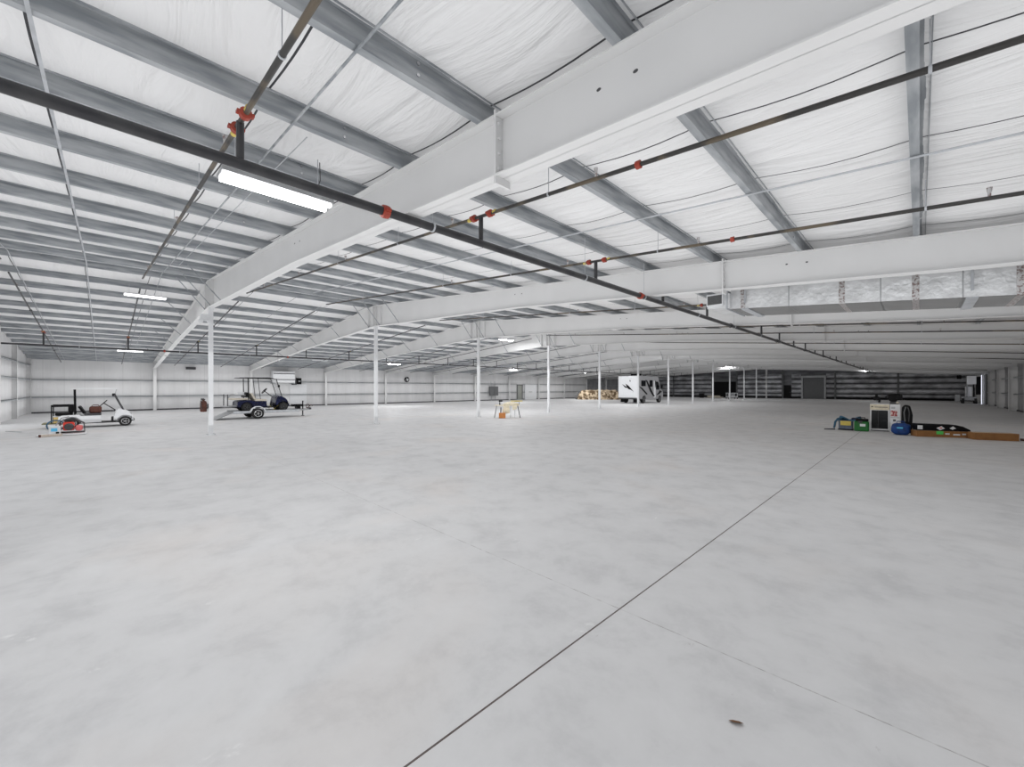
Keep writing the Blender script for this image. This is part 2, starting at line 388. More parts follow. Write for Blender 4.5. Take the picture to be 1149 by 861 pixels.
# doors
d = thing('door_1', 'grey-green steel personnel door in the left wall', 'door', (XL, 44.4, 0)); d['kind'] = 'structure'
MB().box(.0, .06, -.5, .5, 0, 2.15).build('leaf', 'door_grey', d)
MB().box(-.02, .12, -.62, -.5, 0, 2.27).box(-.02, .12, .5, .62, 0, 2.27).box(-.02, .12, -.5, .5, 2.15, 2.27).build('door_frame', 'elec', d)
MB().box(.06, .12, .36, .42, 1.0, 1.06).build('handle', 'chrome', d)
d = thing('door_2', 'white smooth low roll-up door beside the grey-green door', 'door', (XL, 46.7, 0)); d['kind'] = 'structure'
MB().box(0, .24, -1.3, 1.3, 0, 2.3).build('leaf', 'white_paint', d)
MB().box(.24, .25, -.5, .3, 1.1, 1.17).build('latch', 'chrome', d)
d = thing('door_3', 'dark grey roller shutter door with light frame in the far wall', 'door', (-12.15, YF, 0)); d['kind'] = 'structure'
mb = MB()
for k in range(22): mb.box(-1.4, 1.4, -.1 - .015 * (k % 2), 0, .02 + k * .155, .165 + k * .155)
mb.build('shutter', 'roller', d)
MB().box(-1.62, -1.4, -.3, 0, 0, 3.5).box(1.4, 1.62, -.3, 0, 0, 3.5).box(-1.6, 1.6, -.35, 0, 3.42, 3.75).build('door_frame', 'alu', d)
d = thing('door_4', 'small dark personnel door left of the roller shutter', 'door', (-15.7, YF, 0)); d['kind'] = 'structure'
MB().box(-.5, .5, -.22, -.02, 0, 2.2).build('leaf', 'black', d)
MB().box(.36, .42, -.28, -.22, 1.0, 1.06).build('handle', 'chrome', d)
d = thing('door_5', 'dark open doorway with a shutter box in the far wall', 'door', (-25.5, YF, 0)); d['kind'] = 'structure'
MB().box(-1.85, 1.95, -.12, 0, 0, 2.9).build('leaf', 'black', d)  # black panel paints the darkness inside the open doorway
MB().box(-2.0, 2.05, -.4, 0, 2.9, 3.5).build('shutter_box', 'elec', d)
d = thing('door_6', 'right wall door edge with a bright strip of daylight', 'door', (XR, 67.6, 0)); d['kind'] = 'structure'
MB().box(-.3, -.02, -2.2, -.25, 0, 3.2).build('leaf', 'elec', d)
MB().box(-.46, -.44, -.3, -.02, 0, 3.15).build('daylight_strip', 'daylight', d)

# ================================================================= ROOF STRUCTURE
LEN0, LEN1 = YN + .05, YF - .35
prof_r = [(.0, .0), (.075, .0), (.075, .03), (.070, .03), (.070, .006), (.006, .006), (.006, .194), (-.064, .194), (-.064, .17), (-.070, .17), (-.070, .20), (0, .20)]
# web at local x=0; bottom flange reaches toward -x so the web faces the camera side
for i, px in enumerate(PUR_ALL):
    z = top(px) + .002
    pr = [(px - a, z + c_) for a, c_ in prof_r]
    o = MB().prism(pr, LEN0, LEN1)
    o = o.build('roof_purlin', 'galv')
    if i < len(PUR_R): lab = f'galvanized steel roof purlin, {ORD[i]} from the right wall, on the near slope of the roof'
    else: lab = f'galvanized steel roof purlin, {ORD[i - len(PUR_R)]} beyond the ridge on the far left slope'
    tag(o, lab, 'purlin', 'roof purlins')
    if 2 <= i <= 9:
        for y in ncol[1:3]:
            for dy in (-.85, .85):
                for dz in (.06, .16): MB().lathe([(.016, 0), (.016, .014)], (px, y + dy, z + dz), 'x', 6).build('lap_bolt', 'chrome', o)
# sag straps / thin bridging and conduits running across the purlins
def follow(y, x0, x1, dz, step=None):
    pts = [x0] + ([RIDGE] if x0 < RIDGE < x1 else []) + [x1]
    return [(p, y, top(p) + dz) for p in pts]
def strap(y, x0, x1, w, dz, m, name, label, cat):
    mb = MB(); p = follow(y, x0, x1, dz)
    for a, b2 in zip(p, p[1:]): mb.bar(a, b2, w, .006)
    return tag(mb.build(name, m), label, cat, 'roof straps')
strap(-1.98, XL + .3, XR - .3, .02, -.015, 'galv_light', 'bridging_strap', 'thin galvanized strap crossing under the purlins at the far left edge', 'strap')
strap(-.40, XL + .3, XR - .3, .028, -.015, 'galv_light', 'bridging_strap', 'light galvanized strap crossing under the purlins left of the bright near lamp', 'strap')
def conduit(y, x0, x1, r, dz, m, label):
    return tag(MB().tube(follow(y, x0, x1, dz), r, 8).build('conduit', m, smooth=True), label, 'conduit', 'ceiling conduits')
conduit(1.42, XL + 1, -1.0, .012, -.02, 'galv', 'grey conduit under the purlins just right of the nearest sprinkler branch')
conduit(1.62, -16, -4.9, .006, -.015, 'galv_light', 'thin light cable run by the bright near lamp')
conduit(6.02, -17.5, XR - .4, .013, -.02, 'galv_light', 'light grey conduit crossing between the two big sprinkler branches at right')
conduit(7.25, -36, -20, .007, -.02, 'galv_light', 'thin pale conduit on the left slope beyond the first white column')

# rafters
def rafter(y, n):
    nm = ['nearest', 'second', 'third', 'fourth', 'fifth', 'sixth', 'seventh', 'eighth', 'ninth', 'tenth', 'eleventh', 'farthest'][n]
    t = thing('roof_rafter', f'{nm} white I-beam roof rafter counted from the camera', 'beam', (RIDGE, y, 0), 0, 'white frame rafters')
    def X(v): return v - RIDGE
    xs = [XL + .02, -28.3, -19.7, RIDGE, -17.7, -9.1, .3, XR - .02]
    w = MB()
    for a, b2 in zip(xs, xs[1:]):
        w.add([(X(a), -.005, bot(a)), (X(b2), -.005, bot(b2)), (X(b2), -.005, top(b2)), (X(a), -.005, top(a)), (X(a), .005, bot(a)), (X(b2), .005, bot(b2)), (X(b2), .005, top(b2)), (X(a), .005, top(a))],
              [(0, 1, 2, 3), (7, 6, 5, 4), (0, 4, 5, 1), (3, 2, 6, 7)])
    w.build('web', 'white_steel', t)
    for nmf, fn in (('bottom_flange', bot), ('top_flange', top)):
        f = MB()
        for a, b2 in zip(xs, xs[1:]):
            za, zb = fn(a), fn(b2); th = .014; s_ = 0 if fn is bot else -th
            f.add([(X(a), -.105, za + s_), (X(b2), -.105, zb + s_), (X(b2), .105, zb + s_), (X(a), .105, za + s_),
                   (X(a), -.105, za + s_ + th), (X(b2), -.105, zb + s_ + th), (X(b2), .105, zb + s_ + th), (X(a), .105, za + s_ + th)],
                  [(0, 3, 2, 1), (4, 5, 6, 7), (0, 1, 5, 4), (1, 2, 6, 5), (2, 3, 7, 6), (3, 0, 4, 7)])
        f.build(nmf, 'white_steel', t)
    for sx in (-2.95, -34.4):
        s_ = MB().box(X(sx) - .014, X(sx) + .014, -.10, .10, bot(sx) - .075, top(sx) + .05)
        for k in range(4):
            zz = bot(sx) + .08 + k * (top(sx) - bot(sx) - .16) / 3
            for dy in (-.06, .06): s_.lathe([(.017, -.032), (.017, .032)], (X(sx), dy, zz), 'x', 6)
        s_.build('splice_plate', 'white_steel', t)
    for sx in (RIDGE - .62, RIDGE - .12, RIDGE + .12, RIDGE + .62):
        MB().box(X(sx) - .006, X(sx) + .006, -.1, .1, bot(sx) + .01, top(sx) - .01).build('stiffener', 'white_steel', t)
    for sx in (-1.82, -1.5, -8.9, -9.2):
        MB().lathe([(.001, -.0085), (.013, -.008), (.013, .008), (.001, .0085)], (0, 0, 0), 'y', 12).xf(Matrix.Translation((X(sx), 0, top(sx) - .2)) @ Matrix.Scale(1.6, 4, (1, 0, 0))).build('slot_hole', 'dark', t)
    # flange braces: rods from the purlins down to the bottom flange
    bx = [p for p in PUR_ALL if -20.5 < p < -16] + [p for p in PUR_L[2:-1:2]]
    for k, p in enumerate(bx):
        bb = MB().bar((X(p), -.95, top(p) + .1), (X(p), -.09, bot(p) + .015), .03, .03)
        bb.build('flange_brace', 'galv', t)
        if n > 0:
            MB().bar((X(p), .95, top(p) + .1), (X(p), .09, bot(p) + .015), .03, .03).build('flange_brace', 'galv', t)
    return t
for n in range(12): rafter(Y0 + BAY * n, n)

# interior columns
def column(y, n):
    nm = ['nearest', 'second', 'third', 'fourth', 'fifth', 'sixth', 'seventh', 'eighth', 'ninth', 'tenth', 'eleventh', 'farthest'][n]
    t = thing('support_column', f'slender white steel column in the centre row, {nm} to the camera', 'column', (RIDGE, y, 0), PI / 4 * 0, 'centre row of slender columns')
    zt = bot(RIDGE)
    mb = MB().box(-.07, .07, -.07, .07, .012, zt - .012); mb.build('shaft', 'white_paint', t, bevel=.008)
    MB().box(-.15, .15, -.15, .15, 0, .014).build('base_plate', 'white_paint', t)
    MB().box(-.14, .14, -.1, .1, zt - .016, zt - .001).build('cap_plate', 'white_paint', t)
    b_ = MB()
    for sx in (-.11, .11):
        for sy in (-.11, .11): b_.lathe([(.014, .014), (.014, .045)], (sx, sy, 0), 'z', 6)
    b_.build('anchor_bolts', 'alu', t)
for n in range(12): column(Y0 + BAY * n, n)

# emergency light on the first column
t = thing('emergency_light', 'small white twin-head emergency light on top of the nearest slender column', 'light', (RIDGE + .07, Y0 - .2, 4.35))
MB().box(-.07, .07, -.13, .13, -.12, .12).build('housing', 'white_paint', t, bevel=.01)
for s_ in (-1, 1): MB().lathe([(.05, -.0), (.08, .06), (.075, .085), (.02, .09)], (.07, s_ * .13, -.16), 'x', 14).build('lamp_head', 'white_paint', t, smooth=True)

# ================================================================= SPRINKLER PIPES
def hanger(mb, p, zt, r):
    mb.tube([(p[0], p[1], p[2] + r), (p[0], p[1], zt)], .005, 5)
    mb.lathe([(r + .012, -.012), (r + .012, .012)], p, 'y', 12)
BR0, BRS = .92, 3.03
br_ys = [BR0 + BRS * k for k in range(-1, 27)]
XM1, ZM1, XM2, ZM2 = -4.6, 3.895, -30.4, 3.85
def main_pipe(xm, zm, r, label, y0, n_det):
    t = thing('sprinkler_main', label, 'pipe', (xm, 0, zm), 0, 'long black sprinkler mains')
    MB().tube([(0, y0, 0), (0, YF - 1, 0)], r, 20).build('pipe', 'pipe', t, smooth=True)
    yy = 2.42; k = 0
    while yy < 50:
        MB().lathe([(r + .004, -.045), (r + .022, -.04), (r + .026, 0), (r + .022, .04), (r + .004, .045)], (0, yy, 0), 'y', 16).box(-r - .05, -r - .01, yy - .03, yy + .03, -.015, .015).box(r + .01, r + .05, yy - .03, yy + .03, -.015, .015).build('coupling', 'red' if k < 2 else 'pipe', t)
        yy += 6.4; k += 1
    yy = y0 + 1.2 if xm > -10 else y0 + 1.5
    for yy in ([-.9, 3.1, 6.6] + [9.0 + 3.3 * j for j in range(12)]):
        mb = MB(); hanger(mb, (0, yy, 0), top(xm) + .1 - zm, r); mb.build('pipe_hanger', 'galv_light', t)
    return t
main_pipe(XM1, ZM1, .052, 'long black sprinkler main running the length of the roof in front of the nearest rafter', YN + .3, 4)
main_pipe(XM2, ZM2, .045, 'long black sprinkler main high along the left side above the parked carts', YN + .3, 2)

def branch(y, k, side):
    dz = -.28 if side == 'r' else -.28
    x0, x1, xm, zm = (RIDGE - .2, XR - .5, XM1, ZM1) if side == 'r' else (XL + .9, RIDGE - 1.4, XM2, ZM2)
    f = lambda x: top(x) + dz
    if k == 0: nm = 'just behind the camera'
    else: nm = ORD[k - 1] + ' from the near end'
    where = 'black sprinkler branch pipe on the right roof slope, ' if side == 'r' else 'black sprinkler branch pipe on the left roof slope, '
    t = thing('sprinkler_branch', where + nm, 'pipe', (xm, y, f(xm)), 0, 'sprinkler branch pipes')
    if side == 'r' and x0 < RIDGE: x0 = RIDGE + .05
    L = lambda x: (x - xm, 0, f(x) - f(xm))
    MB().tube([L(x0), L(x1)], .024, 10).build('pipe', 'pipe_brown' if side == 'r' else 'pipe', t, smooth=True)
    MB().tube([(0.0, 0, 0), (0.0, 0, zm - f(xm))], .034, 12).build('riser', 'pipe', t, smooth=True)
    near = k <= 6
    cps = [-.16, .2] if side == 'r' else [-.2, .2]
    if near:
        for dx in cps:
            p = L(xm + dx)
            MB().lathe([(.03, -.04), (.05, -.03), (.052, .03), (.03, .04)], p, 'x', 12).box(p[0] - .03, p[0] + .03, -.07, .07, p[2] - .012, p[2] + .012).build('coupling', 'red' if side == 'r' or k < 2 else 'pipe', t)
            MB().lathe([(.027, -.03), (.027, .03)], (p[0] + .1 * (1 if dx > 0 else -1), 0, p[2]), 'x', 12).build('tape_wrap', 'yellow', t)
    if side == 'r': cp2 = [-2.08]; sp_ = [-16.2, -12.6, -9.4, -5.3, -2.6, .55, 3.3]
    else: cp2 = [-36.5, -25.5]; sp_ = [-39.5, -36, -32.5, -28.6, -25, -21.8]
    if k <= 4:
        for x_ in cp2: MB().lathe([(.027, -.03), (.042, -.025), (.042, .025), (.027, .03)], L(x_), 'x', 12).build('coupling', 'red' if side == 'r' else 'pipe', t)
    if k <= 8:
        for x_ in sp_:
            p = L(x_)
            MB().tube([p, (p[0], 0, p[2] + .07)], .014, 8).tube([(p[0], 0, p[2] + .07), (p[0], 0, p[2] + .12)], .018, 8, .024).build('sprinkler_head', 'tape', t)
    hx = [-15, -9.8, -7.0, -3.3, .05, 3.1] if side == 'r' else [-40.9, -34.7, -28.6, -22.4]
    if k <= 10:
        for x_ in hx:
            p = L(x_)
            MB().tube([(p[0], 0, p[2] + .024), (p[0], 0, p[2] + .34)], .0045, 5).lathe([(.03, -.01), (.03, .01)], p, 'x', 10).build('pipe_hanger', 'galv_light', t)
    return t
for k, y in enumerate(br_ys):
    if k < 20 or k % 1 == 0: branch(y, k, 'r'); branch(y, k, 'l')

# ================================================================= DUCT
t = thing('air_duct', 'foil wrapped rectangular air duct hung below the second rafter at right', 'duct', (1.1, 10.55, 0))
def dz_(x): return 3.18 - (x - 1.12) / 12.0         # underside height
xw0, xw1 = -3.0, XR - .35
def dseg(mb, a, b2, g=0., y0=-.62, y1=.62, hh=.44):
    pts = []
    for x_ in (a, b2):
        z = dz_(x_)
        pts += [(x_ - 1.1, y0 - g, z - g), (x_ - 1.1, y1 + g, z - g), (x_ - 1.1, y1 + g, z + hh + g), (x_ - 1.1, y0 - g, z + hh + g)]
    mb.add(pts, [(0, 1, 2, 3), (7, 6, 5, 4), (0, 4, 5, 1), (1, 5, 6, 2), (2, 6, 7, 3), (3, 7, 4, 0)])
mb = MB(); dseg(mb, xw0, xw1); mb.build('duct_body', 'foil', t)
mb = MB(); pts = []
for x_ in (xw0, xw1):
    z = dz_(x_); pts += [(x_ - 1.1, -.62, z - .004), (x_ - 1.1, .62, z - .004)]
mb.add(pts, [(0, 1, 3, 2)]); mb.build('underside_shade', 'duct_under_shade', t)  # dark sheet below the foil: shade of the underside put into colour
for x_ in (-2.75, -1.05, -.05, 1.1, 2.3, 3.6):
    mb = MB(); dseg(mb, x_ - .045, x_ + .045, .006); mb.build('joint_tape', 'tape', t)
mb = MB()
for x_ in (-1.9, -.5, .5, 1.8, 3.0): dseg(mb, x_ - .008, x_ + .008, .004)
mb.build('seam_band', 'alu', t)
mb = MB(); dseg(mb, xw0 - .45, xw0 + .02, 0, -.75, .45, .33); mb.build('plenum', 'foil', t)
mb = MB(); dseg(mb, xw0 - .05, xw0 - .02, .03, -.75, .5, .36); mb.build('collar', 'galv_light', t)
# grille on near face of the plenum
g0, g1 = xw0 - .36, xw0 + .0
t2 = MB()
zc = dz_(g0)
fr = MB().box(g0 - .1 - 1.1, g1 - .1 - 1.1, -.79, -.745, zc + .05, zc + .32); fr.build('grille_frame', 'white_paint', t, bevel=.004)
gr = MB().box(g0 - .07 - 1.1, g1 - .13 - 1.1, -.796, -.78, zc + .085, zc + .285)
gr.build('grille', 'grille', t)
ln = MB()
for k in range(9): ln.box(g0 - .07 - 1.1, g1 - .13 - 1.1, -.80, -.79, zc + .095 + k * .021, zc + .102 + k * .021)
ln.build('grille_slats', 'elec', t)
for x_ in (-2.7, .6, 3.4):
    MB().bar((x_ - 1.1, -.66, dz_(x_) + .1), (x_ - 1.1, -.66, top(x_) + .1), .035, .006).build('strap_hanger', 'galv_light', t)
    MB().box(x_ - 1.12 - .05, x_ - 1.08 + .05, -.66, .66, dz_(x_) - .03, dz_(x_) - .008).build('support_angle', 'galv_light', t)

# ================================================================= LED FIXTURES
def fixture(x, y, z, label, lit=True, far=False, near=False):
    t = thing('strip_light', label, 'light', (x, y, z), 0, 'hanging LED strip lights')
    L = .6
    MB().prismx([(-L, 0), (L, 0), (L, .05), (-L, .05)], -.15, .15).build('housing', 'alu' if near else 'white_paint', t, bevel=.006)
    for s_ in (-1, 1):
        MB().box(s_ * .085 - .032, s_ * .085 + .032, -L + .02, L - .02, -.035, 0).build('lens', ('led_far' if far else 'led') if lit else 'white_paint', t)
        MB().tube([(0, s_ * .45, .05), (0, s_ * .45, top(x) + .05 - z)], .004 if not near else .006, 5).build('hanging_chain', 'galv_light', t)
    if near:
        MB().tube([(.05, .42, .05), (.08, .43, .2), (.03, .47, .3), (.04, .46, top(x) + .0 - z)], .006, 6).build('power_cord', 'dark', t)
    if lit:
        for s_ in (-1, 1):
            ld = bpy.data.lights.new('strip_lamp', 'AREA'); ld.shape = 'RECTANGLE'; ld.size = .06; ld.size_y = 1.12
            ld.energy = 18 if not far else 60; ld.color = (1, 1, 1)
            lo = bpy.data.objects.new('strip_lamp', ld); COL.objects.link(lo); lo.parent = t; lo.location = (s_ * .085, 0, -.04)
    return t
ZS = 5.28
fixture(-5.5, 1.5, 4.13, 'bright twin-tube LED strip light hanging nearest the camera', near=True)
fixture(-20.6, 1.1, 5.2, 'lit LED strip light left of the nearest column, under the ridge')
fixture(-35, 1.15, 4.07, 'lit LED strip light farthest left, low above the white golf cart')
fixture(-35.6, 12.8, 4.05, 'unlit white strip light over the golf cart trailer', lit=False)
fixture(-35, 19.3, 4.0, 'lit LED strip light just right of the second slender column', far=True)
fixture(-21, 20.4, 5.2, 'lit LED strip light between the third and fourth slender columns', far=True)
fixture(-35, 35.4, 4.0, 'lit LED strip light low over the left wall near the electrical panel', far=True)
fixture(-35, 49.7, 4.0, 'lit LED strip light above the camouflage covered heap', far=True)
fixture(-21, 37.0, 5.2, 'lit LED strip light above and left of the motorhome', far=True)
fixture(-21, 68.0, 5.2, 'lit LED strip light glaring at the far end of the column row', far=True)
fixture(-5.4, 74.0, 4.3, 'small lit LED strip light at the far end over the roller door')

# wall items on left wall
t = thing('exhaust_fan', 'small round black and white fan high on the left wall', 'fan', (XL + .02, 25.2, 2.75))
MB().lathe([(.3, 0), (.3, .12), (.26, .14), (.24, .06), (.02, .06)], (.0, 0, 0), 'x', 24).build('housing', 'black', t)
MB().lathe([(.05, .06), (.12, .16), (.1, .18), (.02, .18)], (0, .05, -.02), 'x', 16).build('hub', 'white_paint', t)
mb = MB()
for k in range(4):
    a = k * PI / 2 + .4; mb.add([(.12, .05 * math.cos(a), .05 * math.sin(a)), (.12, .22 * math.cos(a - .3), .22 * math.sin(a - .3)), (.15, .22 * math.cos(a + .3), .22 * math.sin(a + .3)), (.121, .02, 0)], [(0, 1, 2, 3)])
mb.build('blades', 'white_paint', t)
t = thing('electrical_panel', 'grey electrical panel pair on the left wall with conduits running down', 'panel', (XL + .2, 38.85, 0))
MB().box(0, .22, -.78, -.02, .68, 1.95).build('cabinet', 'elec', t, bevel=.01)
MB().box(0, .22, .02, .78, .68, 1.95).build('cabinet', 'elec', t, bevel=.01)
for yy in (-.45, .3): MB().tube([(.08, yy, 0), (.08, yy, .68)], .04, 8).build('conduit_drop', 'galv', t)
for yy in (-.5, .2): MB().tube([(.08, yy, 1.95), (.08, yy, 2.7)], .03, 8).build('conduit_rise', 'galv', t)
t = thing('air_handler', 'white wall hung air handler box with dark seams on the left wall', 'air handler', (XL, 11.9, 0))
MB().box(.2, .9, -.95, .9, 2.25, 3.3).build('casing', 'white_paint', t, bevel=.01)
MB().box(.9, .91, -.93, .88, 3.05, 3.1).box(.9, .91, -.93, .88, 2.5, 2.56).build('seam_strip', 'black', t)
MB().box(0, .9, -.95, -.85, 2.15, 2.25).box(0, .9, .8, .9, 2.15, 2.25).build('bracket', 'galv', t)
t = thing('wall_vent', 'dark double vent unit beside the white air handler', 'vent', (XL, 13.1, 2.35))
MB().box(.0, .45, -.35, -.02, -.3, .25).build('box', 'dark', t, bevel=.01)
MB().box(.0, .5, .03, .4, -.25, .35).build('box', 'black', t, bevel=.01)
MB().box(.3, .52, .1, .3, 0, .1).build('lens', 'alu', t)
tag(MB().box(XL, XL + .12, 4.75, 5.4, 3.28, 3.48).build('mounted_box', 'dark'), 'small dark box high on the left wall behind the nearest column', 'box')
tag(MB().box(XL + .02, XL + .06, 12.6, 14.1, 0.1, 2.1).build('leaning_sheet', 'white_paint'), 'smooth white sheet leaning flat on the left wall behind the trailer', 'sheet')

# ================================================================= WHEELS / CARTS
def wheel(parent, x, y, r, w, hubm='chrome', z=None):
    z = r if z is None else z
    o = MB().lathe([(r * .62, -w / 2), (r * .93, -w / 2), (r, -w / 3), (r, w / 3), (r * .93, w / 2), (r * .62, w / 2)], (x, y, z), 'y', 28).build('wheel', 'rubber', parent, smooth=True)
    s_ = 1 if y > 0 else -1
    h = MB().lathe([(r * .64, -w / 2 * .98), (r * .6, -w / 2 * .7), (r * .6, w / 2 * .7), (r * .64, w / 2 * .98)], (x, y, z), 'y', 24)
    h.build('rim', 'dark', o)
    sp = MB()
    for k in range(5):
        a = 2 * PI * k / 5
        sp.bar((x, y + s_ * w * .49, z), (x + math.cos(a) * r * .58, y + s_ * w * .49, z + math.sin(a) * r * .58), .05 * r / .22, .02)
    n = 24; rr_ = r * .6
    sp.tube([(x + math.cos(2 * PI * k / n) * rr_, y + s_ * w * .5, z + math.sin(2 * PI * k / n) * rr_) for k in range(n + 1)], r * .055, 6, caps=False)
    sp.lathe([(r * .16, -.012), (r * .16, .012)], (x, y + s_ * w * .5, z), 'y', 12)
    sp.build('hubcap', hubm, o)
    return o
def arc(cx, cz, r, a0, a1, n=8): return [(cx + r * math.cos(math.radians(a0 + (a1 - a0) * k / n)), cz + r * math.sin(math.radians(a0 + (a1 - a0) * k / n))) for k in range(n + 1)]

def golf_cart(name, label, loc, rz, S, body, roofm, rear_style):
    """local x forward, rear axle at x=0"""
    t = thing(name, label, 'golf cart', loc, rz); t.scale = (S, S, S)
    R = .22; WB = 1.68
    # rear body with wheel arches
    pr = [(-.42, .30), (-.40, .50), (-.30, .56), (.22, .58), (.26, .52), (.88, .52), (.90, .22), (.34, .2)] + arc(0, R, .27, -5, 180, 10)[0:] + [(-.36, .24)]
    for s_ in (-1, 1): MB().prism(pr, s_ * .56, s_ * .40).build('rear_fender', body, t, bevel=.012)
    MB().prism([(-.40, .3), (-.38, .54), (.24, .56), (.28, .5), (.87, .5), (.87, .22), (-.36, .24)], -.41, .41).build('seat_pod', body, t, bevel=.01)
    MB().box(-.4, 1.5, -.42, .42, .17, .21).box(.86, 1.42, -.56, .56, .18, .215).build('floor_pan', 'black', t, bevel=.006)
    MB().box(.36, .9, -.55, .55, .525, .62).build('seat_cushion', 'dark' if body == 'white_paint' else 'tan', t, bevel=.03)
    mb = MB()
    for s_ in (-1, 1): mb.prism([(.16, .93), (.24, .95), (.42, .62), (.33, .60)], s_ * .53, s_ * .03)
    mb.build('seat_back', 'black' if body == 'white_paint' else 'tan', t, bevel=.025)
    # front cowl
    fc = [(1.30, .42), (1.38, .70), (1.44, .78), (1.60, .76), (1.78, .66), (1.90, .50), (1.93, .36), (1.90, .30)] + arc(WB, R, .28, 12, 172, 10) + [(1.34, .30)]
    for s_ in (-1, 1): MB().prism(fc, s_ * .55, s_ * .30).build('front_fender', body, t, bevel=.02)
    MB().prism([(1.32, .3), (1.36, .70), (1.44, .80), (1.62, .77), (1.80, .67), (1.93, .50), (1.96, .34), (1.9, .24), (1.4, .2)], -.32, .32).build('front_cowl', body, t, bevel=.02)
    MB().box(1.88, 2.0, -.45, .45, .22, .32).build('front_bumper', 'black', t, bevel=.02)
    for s_ in (-1, 1): MB().lathe([(.02, 0), (.07, .0), (.07, .03), (.02, .04)], (1.86, s_ * .4, .52), 'x', 14).build('headlight', 'chrome', t)
    for x_, y_ in ((0, -.5), (0, .5), (WB, -.5), (WB, .5)): wheel(t, x_, y_, R, .18, 'chrome' if rear_style == 'seat' else 'dark')
    # steering
    MB().tube([(1.42, .25, .66), (.98, .25, 1.04)], .02, 8).build('steering_column', 'black', t)
    o = MB(); n = 20; a = math.atan2(.38, -.44)
    d_ = Vector((-.44, 0, .38)).normalized(); u = Vector((0, 1, 0)); v = d_.cross(u); c = Vector((.97, .25, 1.05))
    o.tube([tuple(c + (u * math.cos(2 * PI * k / n) + v * math.sin(2 * PI * k / n)) * .17) for k in range(n + 1)], .018, 8, caps=False)
    for k in (0, 7, 13): o.tube([tuple(c), tuple(c + (u * math.cos(2 * PI * k / n) + v * math.sin(2 * PI * k / n)) * .17)], .014, 6)
    o.build('steering_wheel', 'black', t, smooth=True)
    MB().box(1.22, 1.3, .1, .22, .22, .42).build('pedal', 'dark', t)
    # struts, roof
    for s_ in (-1, 1): MB().tube([(.08, s_ * .5, .5), (.06, s_ * .5, 1.68)], .022, 8).build('rear_strut', 'black', t)
    if rear_style == 'seat':
        for s_ in (-1, 1): MB().tube([(1.62, s_ * .5, .74), (1.32, s_ * .5, 1.46)], .035, 8).build('windshield_post', 'dark', t)
        MB().tube([(1.32, -.5, 1.46), (1.32, .5, 1.46)], .03, 8).build('windshield_bar', 'black', t)
        MB().box(1.24, 1.36, -.5, -.34, 1.38, 1.5).build('mirror', 'black', t, bevel=.02)
        for s_ in (-1, 1): MB().tube([(1.34, s_ * .47, 1.44), (1.4, s_ * .47, 1.7)], .008, 6).build('front_strut', 'chrome', t)
    else:
        for s_ in (-1, 1): MB().tube([(1.62, s_ * .5, .74), (1.34, s_ * .5, 1.70)], .018, 8).build('windshield_post', 'black', t)
        for s_ in (-1, 1): MB().tube([(.62, s_ * .5, .55), (.50, s_ * .5, 1.70)], .014, 8).build('mid_strut', 'black', t)
        g = MB().prism([(1.60, .80), (1.61, .80), (1.37, 1.62), (1.36, 1.62)], -.49, .49).build('windshield', mat('clear_glass', (.5, .52, .55), .05, alpha=.25), t)
        MB().box(1.40, 1.48, -.66, -.54, 1.24, 1.36).build('mirror', 'black', t, bevel=.02)
    x0, x1 = (-.02, 1.52) if rear_style == 'seat' else (-.36, 1.30)
    rf = [(x0, 1.69), (x0 + .06, 1.735), (x1 - .35, 1.75), (x1 - .12, 1.73), (x1, 1.685), (x1 - .1, 1.69), (x0 + .1, 1.70)]
    MB().prism(rf, -.56, .56).build('roof', roofm, t, bevel=.012)
    if rear_style == 'seat':
        MB().box(-.50, .0, -.5, .5, .56, .68).build('rear_seat_cushion', 'black', t, bevel=.03)
        MB().box(-.12, .04, -.5, .5, .70, 1.02).build('rear_seat_back', 'black', t, bevel=.03)
        for s_ in (-1, 1):
            MB().tube([(-.60, s_ * .46, .24), (-.60, s_ * .46, 1.0)], .02, 8).build('grab_post', 'black', t)
            MB().box(-.62, .02, s_ * .46 - .03, s_ * .46 + .03, .93, 1.02).build('armrest', 'black', t, bevel=.015)
            MB().tube([(-.55, s_ * .4, .24), (-.25, s_ * .4, .5)], .02, 6).build('support_arm', 'black', t)
        MB().box(-.88, -.36, -.46, .46, .19, .235).build('foot_platform', 'olive', t, bevel=.008)
    else:
        MB().box(-.62, .12, -.5, .5, .60, .68).build('rear_seat_cushion', 'tan', t, bevel=.03)
        MB().box(-.05, .06, -.5, .5, .72, .98).build('rear_seat_back', 'black', t, bevel=.03)
        for s_ in (-1, 1):
            MB().tube([(.0, s_ * .47, .84), (-.5, s_ * .47, .86), (-.72, s_ * .47, .80), (-.8, s_ * .47, .66)], .018, 8).build('armrest', 'alu', t)
            MB().tube([(-.80, s_ * .47, .88), (-.80, s_ * .47, .30)], .022, 8).build('grab_post', 'dark', t)
        MB().box(-.95, -.62, -.46, .46, .24, .28).box(-.62, -.4, -.4, .4, .26, .32).build('foot_platform', 'alu', t, bevel=.008)
        MB().box(-.36, .12, -.2, .2, .86, 1.0).build('cargo_tray', 'white_paint', t)
    return t
cw = golf_cart('golf_cart', 'white golf cart with white roof and black rear seat, parked on the floor at left', (-26.6, -.99, 0), PI / 2, 1.0, 'white_paint', 'white_paint', 'seat')
cb = golf_cart('golf_cart', 'navy blue golf cart with black roof loaded on the small trailer', (-27.6, 5.72, .402), PI / 2, 1.12, 'navy', 'black', 'tray')
